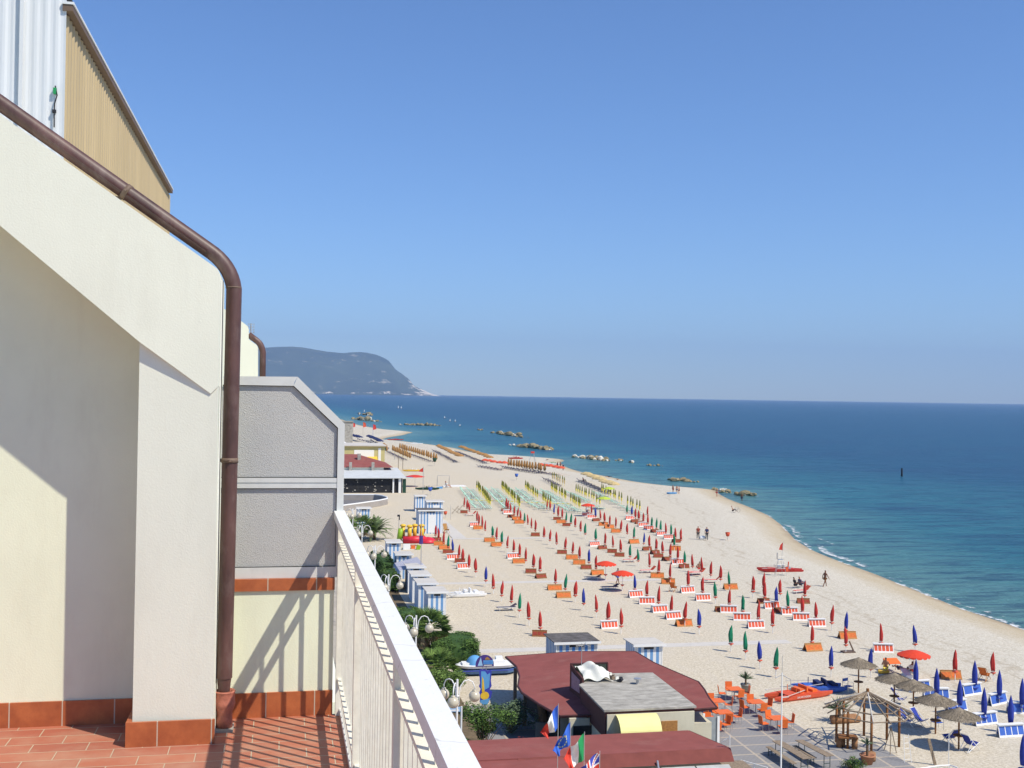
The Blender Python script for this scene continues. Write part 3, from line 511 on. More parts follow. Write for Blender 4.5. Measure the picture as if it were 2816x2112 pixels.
for (px, z, lb) in (((790,466),1.75,None),):
    q = gz(2300+785/3.686, 1662+512/3.686, 1.75); open_umbrella(q.x, q.y, 1.75, 'red_open', 'large open red umbrella at near right above the orange sunbeds')
for u, v, lb in ((980,1480,'open red umbrella beside the flat dark lounger, the left of two'), (1150,1578,'open red umbrella with a standing man in blue shorts below it'), (800,885,'open red umbrella at the seaward edge of the green loungers')):
    q = gz(*Bp(u, v), 1.8); open_umbrella(q.x, q.y, 1.8, 'red_open', lb)
# ---------------------------------------------------------------- folded sunbeds
def sunbed_parts(r, fabric, frame, panels=5, Lh=.80, Hh=.66, spread=.36, backfab=None):
    # folded into an A: two leaning leaves joined by a ridge cap
    for s, nm in ((-1,'front_panel'),(1,'back_panel')):
        a = math.atan2(spread, Hh); Rm = Rx(s*a); mb = MB(); fb = MB()
        cen = Vector((0, s*spread/2, Hh/2)); L2 = math.hypot(spread, Hh)
        for z in (-L2/2+.06, L2/2-.05): mb.box(cen+Rm@Vector((0,0,z)), (2*Lh, .035, .13), Rm)
        for i in range(panels+1): mb.box(cen+Rm@Vector((-Lh+.03+i*(2*Lh-.06)/panels,0,0)), (.05,.034,L2-.1), Rm)
        fb.box(cen+Rm@Vector((0,.004*s,0)), (2*Lh-.05, .016, L2-.14), Rm)
        p = mb.build(nm, frame, r); fb.build('canvas', fabric if s < 0 or not backfab else backfab, p)
    MB().box((0,.02,Hh+.01), (2*Lh+.02,.32 if Hh > .6 else .14,.04)).build('ridge', frame, r)
BED = {}
def bed(kind, x, y, rz, label):
    if kind not in BED:
        r = empty('folded_sunbed', (x,y,0), label, 'sunbed', 'folded sunbeds', rz)
        if kind == 'W': sunbed_parts(r, 'orange_red', 'plastic_white', 5, .78, .66, .26)
        elif kind == 'O': sunbed_parts(r, 'orange_canvas', 'wood_tan', 2, .74, .56, .34)
        elif kind == 'R': sunbed_parts(r, 'maroon', 'wood_brown', 3, .62, .46, .30)
        elif kind == 'B': sunbed_parts(r, 'royal_blue', 'plastic_white', 2, .88, .74, .20)
        elif kind == 'V': sunbed_parts(r, 'royal_blue', 'plastic_white', 4, .88, .72, .20)
        elif kind == 'F':      # flat lounger
            MB().box((0,0,.30), (1.85,.62,.03)).box((.7,0,.45),(.6,.62,.03),Ry(-.5)).build('canvas', 'dark_lounger', r)
            mb = MB(); 
            for s in (-1,1): mb.tube([(-.92,s*.31,.31),(.92,s*.31,.31)], .018, 6); mb.tube([(-.6,s*.31,.31),(-.7,s*.31,0)], .016, 6); mb.tube([(.5,s*.31,.31),(.6,s*.31,0)], .016, 6)
            mb.build('frame', 'plastic_white', r)
        elif kind == 'L':      # opened lounger with orange stripes
            MB().box((0,0,.32), (1.5,.64,.03)).box((.85,0,.55),(.6,.64,.03),Ry(-.8)).build('canvas', 'orange_red', r)
            mb = MB()
            for s in (-1,1): mb.tube([(-.8,s*.33,.33),(.75,s*.33,.33)], .022, 6); mb.tube([(-.6,s*.33,.33),(-.75,s*.33,0)], .02, 6); mb.tube([(.5,s*.33,.33),(.65,s*.33,0)], .02, 6)
            mb.build('frame', 'plastic_white', r)
        BED[kind] = r; r.rotation_euler.z = rz; return r
    return dup(BED[kind], (x,y,0), rz, label, 'folded sunbeds' if kind not in 'FL' else 'opened loungers')
Fz_ = lambda u, v: (1350+u/3.687, 1662+v/3.687); K_ = lambda u, v: (1640+u/7.373, 1500+v/7.373); J_ = lambda u, v: (1380+u/7.373, 1500+v/7.373)
M_ = lambda u, v: (1130+u/7.373, 1380+v/7.373); C_ = lambda u, v: (1900+u/3.687, 1300+v/3.687); E_ = lambda u, v: (1900+u/3.687, 1662+v/3.687); D_ = lambda u, v: (2300+u/3.686, 1662+v/3.686)
BEDS = [(Fz_,[(1205,245,'W'),(500,325,'R'),(1710,80,'W'),(1855,150,'W'),(1965,222,'O')]),
 (K_,[(130,75,'R'),(330,150,'R'),(480,225,'R'),(680,340,'L'),(1030,560,'L'),(1250,660,'O'),(1470,780,'O'),(810,1050,'W'),(1040,1190,'W'),(1300,1360,'W'),(1860,960,'W'),(1040,100,'R'),(1200,175,'R'),(1270,245,'R'),(1440,310,'R'),(1660,380,'W'),(1790,460,'R'),(2000,590,'L'),(280,900,'F')]),
 (J_,[(230,262,'W'),(350,362,'O'),(600,560,'R'),(800,665,'R'),(1080,910,'O'),(1260,1060,'O'),(100,1320,'F'),(1230,170,'R'),(1430,282,'O'),(1580,385,'O'),(1720,478,'R'),(1950,600,'O'),(1850,700,'F')]),
 (M_,[(530,795,'R'),(580,885,'O'),(680,965,'O'),(750,1045,'R'),(850,1165,'W'),(1000,1235,'R'),(1070,1355,'W'),(1290,500,'W'),(1370,560,'O'),(1600,812,'O'),(1740,905,'O'),(1200,285,'L'),(1080,230,'R'),(1910,190,'R'),(1960,240,'W'),(2040,320,'R'),(2150,370,'O'),(2200,440,'O')]),
 (Bp,[(270,1195,'R'),(490,1032,'R'),(530,1065,'O'),(585,1095,'R'),(790,995,'W'),(840,1015,'W'),(885,1045,'R'),(960,1092,'O'),(1020,1118,'O'),(1090,1160,'O'),(870,1297,'W'),(1270,1270,'O'),(1225,1028,'W'),(1275,1055,'R'),(1320,1072,'R'),(1360,1098,'W'),(1420,1132,'W'),(1480,1160,'R'),(1550,1190,'W'),(1625,1225,'W'),(1700,1262,'R'),(1690,1340,'O')]),
 (C_,[(410,1182,'O'),(130,1298,'W'),(393,1420,'W'),(528,1498,'W'),(668,1578,'W'),(320,1410,'R'),(745,1325,'R'),(830,1378,'W'),(915,1422,'R'),(1012,1440,'W'),(1130,1498,'W'),(1288,1562,'W'),(1120,1225,'L'),(1150,1325,'R'),(205,1115,'L'),(60,1040,'L')]),
 (E_,[(1250,472,'O'),(1600,348,'O'),(1965,488,'W')]),
 (D_,[(1175,755,'O'),(850,885,'V'),(1030,965,'V'),(1390,920,'B'),(1655,1018,'B'),(1890,1112,'B'),(1235,1095,'B'),(1530,1222,'V'),(1790,1345,'V')])]
KN = {'W':'white framed folded sunbed with orange panels','O':'folded orange canvas sunbed','R':'dark red folded sunbed','B':'solid blue folded sunbed','V':'blue and white folded sunbed','F':'flat dark grey lounger','L':'opened orange striped lounger'}
ALLU = [(x, y, f'{ordn(i)} umbrella, {RN[k]}') for x, y, k, i in UM]
BS = sorted(BLUE, key=lambda p: (round(p[1]), p[0])); BU = [(x, y, f'the {ordn(i+1)} near right dark blue umbrella') for i, (x, y) in enumerate(BS)]
used = {}; lst = []
for fn, L in BEDS:
    for u, v, k in L:
        q = gz(*fn(u, v), .02); q.y += .25
        pool = BU if k in 'BV' else ALLU; _, lbl, ux, uy = min(((q.x-a)**2+(q.y-b)**2, c, a, b) for a, b, c in pool); lst.append((q.x, q.y, k, lbl, ux, uy))
KS = {'W':'white folded sunbed with orange panels','O':'orange folded sunbed','R':'dark red folded sunbed','B':'solid blue sunbed','V':'blue and white sunbed','F':'flat grey lounger','L':'opened orange lounger'}
for x, y, k, lbl, ux, uy in lst:
    same = sorted([t for t in lst if t[3] == lbl and t[2] == k], key=lambda t: t[1]); side = 'by'
    if len(same) > 1: side = 'nearer one by' if same[0][1] == y else 'farther one by'
    bed(k, x, y, random.uniform(-.3,.25)+(rad(8) if k in 'B' else 0), f'{KS[k]}, {side} {lbl}')
# ---------------------------------------------------------------- yellow and mint club
def simple_closed(mt1, mt2, zb=.7, zt=2.2, R=.16, split=.55, n=8):
    mb = MB(); L = zt-zb; zs = zb+L*split
    mb.k = 0; mb.lathe([(R*.6,zb),(R,zb+L*.3),(R*.92,zs)], n); mb.k = 1; mb.lathe([(R*.92,zs),(R*.5,zb+L*.85),(.01,zt)], n); mb.k = 2; mb.tube([(0,0,0),(0,0,zb+.1)], .035, 5)
    o = mb.build('closed_umbrella', [mt1, mt2, 'yellow']); return o
def lounger_small(c1, c2):
    mb = MB(); mb.k = 0; mb.box((0,-.1,.36), (.62,1.3,.05)); mb.box((0,.75,.58), (.62,.65,.05), Rx(.7))
    mb.k = 1
    for sx in (-.28,.28):
        for sy in (-.6,.5): mb.box((sx,sy,.17), (.05,.05,.34))
    for i in range(4): mb.box((0,-.6+i*.35,.40), (.66,.05,.05))
    return mb.build('sun_lounger', [c1, c2])
def rows_of(rows, proto, grp, lab, cat='umbrella', zr=0):
    first = True
    for (a, b, n_, nm) in rows:
        for i in range(n_):
            t = (n_-1-i)/max(1, n_-1); x = a[0]+(b[0]-a[0])*(1-t)+random.uniform(-.1,.1); y = a[1]+(b[1]-a[1])*(1-t)+random.uniform(-.25,.25)
            # i=0 is the near end
            x = b[0]+(a[0]-b[0])*i/max(1,n_-1)+random.uniform(-.12,.12); y = b[1]+(a[1]-b[1])*i/max(1,n_-1)+random.uniform(-.25,.25)
            o = proto if first else proto.copy()
            if not first: COL.objects.link(o)
            first = False; o.location = (x,y,0); o.rotation_euler.z = zr+random.uniform(-.15,.15); o.scale = (1,1,random.uniform(.95,1.06))
            tag(o, f'{lab}, {ordn(i+1)} from the near end of the {nm}', cat, grp)
YR = [((40.4,231.3),(36.7,196.6),14,'leftmost mint row'),((45.7,232),(41.5,193.6),16,'second mint row'),((50.6,230.7),(48.3,209.9),9,'third mint row far part'),((48.1,204.4),(47.4,195.3),5,'third mint row near part'),
 ((55.4,227.8),(53.5,207.4),10,'fourth mint row far part'),((52.9,201.6),(51.7,190.8),6,'fourth mint row near part'),((59.3,222),(58.3,205.7),9,'fifth mint row far part'),((57.2,199.4),(56.9,196),2,'fifth mint row near part'),
 ((65,223),(62.5,201.3),9,'seaward mint row far part'),((62.1,196.2),(61,185.8),5,'seaward mint row near part')]
rows_of(YR, simple_closed('yellow','olive',.55,2.2,.17,.35), 'closed yellow and olive umbrellas', 'closed yellow olive umbrella')
rows_of([((a[0]-1.5,a[1]-1),(b[0]-1.3,b[1]-5 if 'near' in nm or 'most' in nm or nm.startswith('second') else b[1]-1), n_+(2 if n_ > 8 else 1), nm) for a,b,n_,nm in YR], lounger_small('mint','plastic_white'), 'mint green sun loungers', 'mint green lounger', 'lounger', rad(70))
rows_of([((a[0]-3.0,a[1]-1.5),(b[0]-2.8,b[1]-4), n_, nm.replace('mint','inner mint')) for a,b,n_,nm in YR[:6]], lounger_small('mint','plastic_white'), 'mint green sun loungers', 'mint green lounger', 'lounger', rad(60))
for (u, v, nm) in ((1190,890,'nearer'),(1290,690,'farther')):
    q = gz(1500+u/7.373, 1250+v/7.373, 1.9); open_umbrella(q.x, q.y, 1.9, 'lime', f'open lime yellow umbrella among the mint loungers, the {nm} one', 'cloth_white', None, 1.2, n=10)
tp = MB(); pa = gz(900+1450/3.687, 1100+1012/3.687, .8); pb_ = gz(1400+640/3.687, 1150+870/3.687, .8)
tp.tube([pa, pb_], .03, 4); 
for i in range(0, 40, 2): a, b = pa.lerp(pb_, i/40), pa.lerp(pb_, (i+1)/40); tp.box((a+b)/2, (abs(b.x-a.x), .04, .16))
tag(tp.build('barrier_tape', 'tape_yellow'), 'yellow and dark tape line fencing off the mint loungers', 'tape')
# far clubs, ochre and orange
OR = [((35.7,397.4),(35,377),5,'farthest left ochre row'),((37.2,379.3),(38.1,336),11,'left ochre row'),((41.3,394.4),(41.7,378),5,'far ochre row'),((42.5,376.5),(45,328.4),13,'long ochre row'),((61.5,302.6),(66.6,281.6),14,'orange row by the catamarans')]
rows_of(OR, simple_closed('ochre','ochre',.7,2.6,.42,.3,7), 'closed ochre umbrellas far along the beach', 'closed ochre umbrella')
rows_of([((62.8,256.7),(61.6,241.1),7,'beige row behind the mint club')], simple_closed('straw_light','olive',.6,2.2,.17,.5), 'closed beige umbrellas', 'closed beige umbrella')
LR = OR+[((54.1,388.6),(51.9,326.3),14,'open ochre row'),((61,382.3),(59.8,321.7),14,'seaward open ochre row'),((55.7,306.8),(58.6,293.6),6,'orange row at the bend'),((63.2,259.7),(61.9,242.2),7,'beige row'),((70.4,254.8),(67.5,222.9),9,'open beige row'),((66,297),(69,276),7,'near orange row')]
rows_of([((a[0]-1.6,a[1]-1.5),(b[0]-1.8,b[1]-1.5), int(n_*1.2), nm) for a,b,n_,nm in LR], lounger_small('dark_lounger','navy'), 'dark loungers far along the beach', 'dark grey lounger', 'lounger', rad(70))
oc = open_canopy('ochre', 'ochre', 1.15, .5, .2, 9, 'open_umbrella'); 
for v_ in oc.data.vertices: v_.co.z += 1.9
rows_of([((54.1,388.6),(51.9,326.3),13,'open ochre row'),((61,382.3),(59.8,321.7),14,'seaward open ochre row')], oc, 'open ochre umbrellas far along the beach', 'open ochre umbrella')
oc = open_canopy('orange_red', 'ochre', 1.1, .45, .2, 9, 'open_umbrella')
for v_ in oc.data.vertices: v_.co.z += 1.9
rows_of([((55.7,306.8),(58.6,293.6),5,'row at the bend'),((66.8,286),(69.5,275),5,'near end of the orange club')], oc, 'open orange umbrellas', 'open orange umbrella')
oc = open_canopy('straw_light', 'straw_light', 1.25, .5, .2, 9, 'open_umbrella')
for v_ in oc.data.vertices: v_.co.z += 1.9
rows_of([((70.4,254.8),(67.5,222.9),10,'row by the mint club')], oc, 'open beige umbrellas', 'open beige umbrella')
oc = open_canopy('navy', 'flag_white', 1.3, .5, .25, 9, 'open_umbrella')
for v_ in oc.data.vertices: v_.co.z += 1.9
A_ = lambda u, v: (900+u/3.687, 1100+v/3.687)
q0, q1, q2, q3 = gz(*A_(250,352), 2), gz(*A_(330,372), 2), gz(*A_(420,360), 2), gz(*A_(545,412), 2)
rows_of([((q0.x,q0.y),(q1.x,q1.y),9,'left navy row'),((q2.x,q2.y),(q3.x,q3.y),13,'right navy row')], oc, 'open navy umbrellas on the farthest beach', 'open navy umbrella')
rows_of([((q0.x+2,q0.y-9),(q1.x+3,q1.y-30),8,'left navy row'),((q2.x,q2.y-12),(q3.x,q3.y-30),11,'right navy row')], lounger_small('dark_lounger','flag_white'), 'loungers on the farthest beach', 'pale striped lounger', 'lounger')
# ---------------------------------------------------------------- striped cabins
def cabin(x, y, wd, dp, h, label, roof='boardwalk', body='cabin', door=False, slope=.12, trim='plastic_white', stripe_off=0):
    r = empty('beach_cabin', (x,y,0), label, 'cabin', 'blue and white striped beach cabins')
    MB().b2(0,wd,0,dp,0,h-.02).build('body', body, r)
    MB().prism([(-.17,-.22),(wd+.18,-.22),(wd+.18,dp+.15),(-.17,dp+.15)], lambda a,b: h+slope*(1-(b/dp))*0.6, lambda a,b: h+.06+slope*(1-(b/dp))*.6).build('roof', roof, r)
    MB().b2(-.20,wd+.21,-.245,-.222,h-.02,h+.15).build('fascia', trim, r)
    MB().b2(wd*.32,wd*.68,-.012,.01,h-.26,h-.08).build('vent', 'dark', r)
    mb = MB(); 
    for a in (-.012, wd-.055): mb.b2(a,a+.067,-.02,.03,0,h-.02)
    mb.b2(0.05,wd-.05,-.018,.02,h-.10,h-.022) ; mb.build('trim', 'plastic_white', r)
    if door: MB().b2(wd*.38,wd*.72,-.035,.01,.12,h-.55).build('door', 'plastic_white', r)
    return r
cabin(12.93,98.0,1.56,3.0,2.55,'nearest of the striped cabins in the row by the hedge')
cabin(12.62,102.5,1.6,3.1,2.55,'second nearest striped cabin in the row, blue flank')
cabin(12.62,107.3,1.6,2.9,2.55,'third striped cabin in the row, between two others')
cabin(12.75,112.3,1.6,2.7,2.55,'striped cabin standing right against the striped awning')
cabin(12.5,121.3,1.6,2.5,2.55,'small striped cabin just behind the striped awning')
cabin(12.4,131.0,1.55,2.8,2.6,'lone striped cabin left of the inflatable playground')
cabin(19.6,160.0,3.4,3.6,3.25,'large striped cabin with wide white door and grey roof','roof_grey',door=True)
cabin(22.8,176.0,2.5,3,3.0,'striped cabin peeping out behind the large one, white panel',door=True)
cabin(22.6,190.0,1.7,2.2,2.6,'farthest striped cabin, narrow, behind the large one')
cabin(11.6,171.0,1.9,2.4,2.5,'striped cabin beside the curved promenade wall and palms')
cabin(19.25,76.9,3.0,3.1,2.55,'striped cabin with weathered dark roof behind the restaurant','roof_grey','cabin_narrow')
cabin(24.6,75.5,2.0,2.2,2.55,'striped cabin with pale roof right behind the restaurant','boardwalk')
aw = empty('market_stall', (11.9,113,0), 'stall under a white and navy striped awning between the cabins', 'stall')
MB().prism([(.1,.3),(2.5,.3),(2.5,5.7),(.1,5.7)], lambda a,b: 2.05+.25*a, lambda a,b: 2.09+.25*a).build('awning', 'awning_stripe', aw)
mb = MB(); mb.add([(.1,.3,2.07),(.1,5.7,2.07),(-.12,5.7,1.75),(-.12,.3,1.75)], [(0,1,2,3)]); mb.build('valance', 'awning_stripe', aw)
MB().b2(1.9,2.4,.6,5.4,0,2.2).build('shade_block', 'interior', aw); mb = MB()  # near-black block stands in for the shade under the awning
for a, b in ((.15,.4),(.15,5.6),(2.45,.4),(2.45,5.6)): mb.tube([(a,b,0),(a,b,2.1)], .03, 6)
mb.build('frame', 'plastic_white', aw)
# ---------------------------------------------------------------- restaurant
rs = empty('beach_restaurant', (18,63,0), 'beach restaurant with wide maroon felt roof and flat grey terrace block', 'building')
RP = [(15.05,74.0),(19.3,72.65),(22.9,70.3),(23.1,67.1),(23.55,64.4),(24.0,61.8),(23.75,60.2),(23.4,58.6),(23.16,56.9),(22.0,57.2),(16.84,59.2),(15.25,59.87),(14.7,62.6),(14.3,65.3),(14.36,66.7),(14.9,68.8),(15.2,71.2)]
rf = lambda x, y: 2.35+.12*(x-14)
# the felt roof is one sloping slab with a hole for the roof pit
bm_ = MB().prism(RP[::-1], lambda x,y: rf(x,y)-.14, rf)
part(bm_, 'roof', 'roof_felt', rs)
ed = MB()
for i in range(len(RP)): a, b = RP[i], RP[(i+1)%len(RP)]; ed.tube([(a[0],a[1],rf(*a)-.05),(b[0],b[1],rf(*b)-.05)], .075, 6)
part(ed, 'roof_edge', 'roof_edge', rs)
FB = [(16.80,56.4),(21.72,56.45),(21.75,63.55),(19.0,63.75),(16.85,61.5)]
part(MB().prism(FB, 2.2, 3.60), 'upper_storey', 'roof_edge', rs)
part(MB().prism([(x+(.08 if x<20 else -.08)*-1,y+(-.08 if y<60 else .08)) for x,y in FB], 3.601, 3.70), 'flat_roof', 'concrete', rs)
v_ = MB(); v_.lathe([(.0,.35),(.22,.32),(.22,.28),(.08,.27),(.08,0)], 12, (20.1,61.2,3.70)); part(v_, 'roof_vent', 'steel', rs)
part(MB().b2(16.9,23.0,57.2,64,0,2.55), 'wall', 'wall_cream', rs)
part(MB().b2(16.88,21.66,56.28,56.39,0,3.46), 'front_wall', 'wall_cream', rs)
part(MB().b2(15.4,16.85,60.2,60.5,0,2.3), 'side_wall', 'wall_grey', rs); part(MB().b2(14.9,16.9,64,64.2,0,.9), 'low_wall', 'wall_grey', rs)
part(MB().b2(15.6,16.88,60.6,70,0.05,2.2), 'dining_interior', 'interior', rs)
# awning, shutter, windows on the front wall
a0, a1 = gy(1350+1245/3.687,1662+1120/3.687,56.26), gy(1350+1715/3.687,1662+1320/3.687,55.6)
mb = MB(); n_ = 8; ra = 1.05
for i in range(n_): 
    t0, t1 = i/n_*math.pi/2, (i+1)/n_*math.pi/2; za, ya = a0.z-ra*(1-math.cos(t0))*.9, 56.26-ra*math.sin(t0); zb, yb = a0.z-ra*(1-math.cos(t1))*.9, 56.26-ra*math.sin(t1)
    mb.add([(a0.x+.1,ya,za),(a1.x,ya,za),(a1.x,yb,zb),(a0.x+.1,yb,zb)], [(3,2,1,0)])
mb.add([(a0.x+.1,56.26-ra,a0.z-ra*.9),(a1.x,56.26-ra,a0.z-ra*.9),(a1.x,56.26-ra,a0.z-ra*.9-.28),(a0.x+.1,56.26-ra,a0.z-ra*.9-.28)], [(3,2,1,0)])
part(mb, 'awning', 'awning_yellow', rs)
d0, d1 = gy(1350+1728/3.687,1662+1185/3.687,56.26), gy(1350+1890/3.687,1662+1310/3.687,56.26)
part(MB().b2(d0.x,d1.x,56.24,56.279,d1.z-1,d0.z), 'wooden_shutter', 'wood_tan', rs)
w0, w1 = gy(1350+835/3.687,1662+1235/3.687,59.3), gy(1350+1095/3.687,1662+1330/3.687,59.3)
part(MB().b2(w0.x-.2,16.80,59.33,59.5,0,2.45), 'side_front_wall', 'wall_cream', rs); part(MB().b2(w0.x,w1.x,59.28,59.329,w1.z-.6,w0.z), 'window', 'window_dark', rs)
for x, y in ((15.17,71.4),(14.75,66.5),(15.5,60.4)): part(MB().box((x,y,1.15),(.2,.2,2.3)), 'post', 'wood_old', rs)
tr = MB(); tr.smooth = True; tr.tube([(15.6,64.4,0),(15.4,64.4,1.2),(15.1,64.2,2.3)], [.42,.30,.22], 10); tag(tr.build('tree_trunk', 'trunk'), 'thick grey tree trunk rising to the restaurant roof corner', 'tree')
# sign frame and white sheet heaped on the flat roof
sf = empty('roof_hatch', (18,63.5,3.7), 'maroon framed open hatch box at the back of the restaurant roof', 'hatch')
part(MB().b2(16.95,19.15,64.0,64.08,2.6,4.25), 'back_panel', 'shade_cloth', sf)
part(MB().prism([(16.90,64.0),(17.0,64.0),(17.15,61.9),(17.05,61.9)], 2.7, lambda x,y: 4.25-.15*(64-y)), 'side_panel', 'roof_edge', sf)
part(MB().prism([(16.86,63.6),(16.88,63.6),(17.02,62.3),(17.0,62.3)], 3.0, lambda x,y: 4.0-.15*(64-y)), 'side_pane', 'pale_glass', sf)
part(MB().b2(16.9,19.18,63.97,64.1,4.25,4.31).b2(16.9,16.98,63.96,64.1,2.6,4.25).b2(19.12,19.2,63.96,64.1,2.6,4.25), 'frame', 'roof_edge', sf)
rn = random.Random(5); mb = MB(); mb.smooth = True; nu, nv_ = 22, 18
c00, c10, c11, c01 = Vector((17.15,62.0,3.72)), Vector((18.85,61.75,3.72)), Vector((18.75,63.3,3.95)), Vector((17.1,63.9,4.15))
vs = []
for i in range(nu):
    for j in range(nv_):
        u, v = i/(nu-1), j/(nv_-1); p = c00*(1-u)*(1-v)+c10*u*(1-v)+c11*u*v+c01*(1-u)*v
        p = p+Vector((.06*math.sin(v*7+u*3), .08*math.sin(u*9), .62*math.sin(math.pi*min(1,v*.8+.1))*math.sin(math.pi*(u*.8+.12))+.09*math.sin(u*11+v*4)+.06*math.sin(v*13-u*5))); vs.append(p)
mb.add(vs, [(i*nv_+j,(i+1)*nv_+j,(i+1)*nv_+j+1,i*nv_+j+1) for i in range(nu-1) for j in range(nv_-1)])
tag(mb.build('dust_sheet', 'cloth_white'), 'crumpled cream sheet thrown over things on the flat roof', 'sheet')
rb = [('wood_tan',.12),('cloth_white',.15),('wood_old',.13),('cloth_white',.11),('dark',.14)]
for i, (mt_, s) in enumerate(rb):
    mb = MB(); mb.box((0,0,s*.7), (s*1.6,s*1.9,s*1.4), Rz(i)@Rx(.2*i)); mb.box((.05,.05,s*1.6), (s*1.2,s*1.0,s*.6), Rz(i*2.))
    tag(mb.build('bundle', mt_, loc=(18.75+i*.13+.03*(i%2), 63.1-i*.33, 3.705)), ['small brown bundle next to the sheet at the hatch','white bundle second from the hatch','grey wooden bundle in the middle of the heap','pale bundle fourth from the hatch','black bucket at the near end of the heap'][i], 'bundle', 'bundles on the flat roof')
ta = empty('tv_aerial', (17.35,63.2,3.7), 'tall television aerial on the restaurant roof', 'aerial')
mb = MB(); mb.tube([(0,0,0),(0,0,1.95)], .02, 6); mb.build('mast', 'antenna', ta); mb = MB(); mb.tube([(-.35,0,1.8),(.1,0,1.83),(.25,0,2.0)], .018, 5); mb.tube([(.12,-.1,1.95),(.55,.1,1.72)], .016, 5)
for i in range(5): mb.tube([(-.3+i*.12,-.16,1.8),(-.3+i*.12,.16,1.8)], .008, 4)
mb.build('dipoles', 'antenna', ta)
# lower building in front with its awning fascia
lb = empty('promenade_pavilion', (16,50,0), 'low pavilion with maroon felt roof and grey side awnings below the balcony', 'building')
part(MB().prism([(7.5,51.95),(9.9,51.9),(21.81,51.85),(20.8,54.92),(10.48,54.92),(7.5,55.0)], 2.78, lambda x,y: 2.9), 'roof', 'roof_felt', lb)
part(MB().prism([(8,46),(14.3,46),(14.3,51.89),(8,51.92)], 2.70, lambda x,y: 2.84), 'lower_roof', 'roof_felt', lb)
mb = MB(); mb.add([(11.2,51.86,2.90),(21.84,51.84,2.90),(21.8,51.25,2.42),(11.2,51.3,2.42)], [(0,3,2,1)]); mb.add([(21.84,51.84,2.9),(20.85,54.9,2.9),(20.9,54.9,2.42),(21.8,51.25,2.42)], [(0,3,2,1)]); part(mb, 'fascia', 'roof_felt_dark', lb)
part(MB().b2(11.4,21.4,52.1,54.7,0,2.7), 'wall', 'wall_grey', lb)
mb = MB(); 
for i in range(4): xa = 14.6+i*1.75; mb.add([(xa,51.3,2.30),(xa+1.68,51.3,2.30),(xa+1.68,50.1,1.95),(xa,50.1,1.95)], [(3,2,1,0)])
part(mb, 'side_awning', 'awning_grey', lb)
part(MB().b2(21.9,23.2,51.6,53.5,0,1.7), 'store', 'wood_old', lb); part(MB().b2(22.65,22.9,51.57,51.6,.3,1.5), 'store_door', 'dark', lb)
part(MB().tube([(17.9,51.3,2.65),(17.9,51.05,2.2)], .05, 8), 'wall_lamp', 'steel', lb)
# ---------------------------------------------------------------- vegetation
def leaf_mesh(mb, pts, s0, s1, rnd):
    s0 *= .72; s1 *= .78
    for p in pts:
        s = rnd.uniform(s0, s1); R = Matrix.Rotation(rnd.uniform(0,6.28),3,'Z')@Matrix.Rotation(rnd.uniform(-1.2,1.2),3,'X')
        q = [p+R@Vector((a*s,b*s*.55,0)) for a,b in ((-1,0),(0,-1),(1,0),(0,1))]; mb.add(q, [(0,1,2,3)])
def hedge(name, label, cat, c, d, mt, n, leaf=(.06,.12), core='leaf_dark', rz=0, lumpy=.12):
    rnd = random.Random(int(c[0]*31+c[1])); r = empty(name, (c[0],c[1],0), label, cat, None, rz)
    hx, hy, hz = d[0]/2, d[1]/2, d[2]; mb = MB(); mb.smooth = True
    def sup(u, v, k=1.):   # superellipsoid surface
        e = .45; cu, su, cv, sv = math.cos(u), math.sin(u), math.cos(v), math.sin(v); f = lambda a: math.copysign(abs(a)**e, a)
        return Vector((hx*f(cv)*f(cu)*k, hy*f(cv)*f(su)*k, hz*.5+hz*.5*f(sv)*k))
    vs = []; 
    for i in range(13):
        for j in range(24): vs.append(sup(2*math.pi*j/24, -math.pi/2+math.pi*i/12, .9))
    mb.add(vs, [(i*24+j,i*24+(j+1)%24,(i+1)*24+(j+1)%24,(i+1)*24+j) for i in range(12) for j in range(24)]); mb.build('dark_core', core, r)  # solid dark green core filling the space behind the leaves
    lf = MB(); P = []
    for _ in range(int(n*1.6)):
        p = sup(rnd.uniform(0,6.283), math.asin(rnd.uniform(-.7,1)), rnd.uniform(.88,1.02)); b = 1+lumpy*math.sin(p.x*2.6+c[1])*math.sin(p.y*2.9)*math.sin(p.z*3+1); P.append(Vector((p.x*b,p.y*b,max(.02,p.z*b))))
    leaf_mesh(lf, P, leaf[0], leaf[1], rnd); lf.build('leaves', mt, r); return r
def shrub(name, label, c, R, H, mt, n, leaf=(.05,.11), rz=0):
    rnd = random.Random(int(c[0]*77+c[1]*3)); r = empty(name, (c[0],c[1],0), label, 'shrub'); cl = [(Vector((rnd.gauss(0,R*.45), rnd.gauss(0,R*.45), H*rnd.uniform(.25,.85))), rnd.uniform(.25,.45)*R) for _ in range(16)]
    lf = MB(); P = []
    for _ in range(int(n*1.5)):
        q, s = rnd.choice(cl); v = Vector((rnd.gauss(0,1),rnd.gauss(0,1),rnd.gauss(0,1))).normalized()*s*rnd.uniform(.5,1.05); p = q+v; p.z = max(.05,p.z); P.append(p)
    leaf_mesh(lf, P, leaf[0], leaf[1], rnd); lf.build('leaves', mt, r); st = MB()
    for q, s in cl: st.tube([(0,0,0), q*.5+Vector((0,0,.1)), q], [.03,.02,.008], 5)
    st.build('stems', 'trunk', r); return r
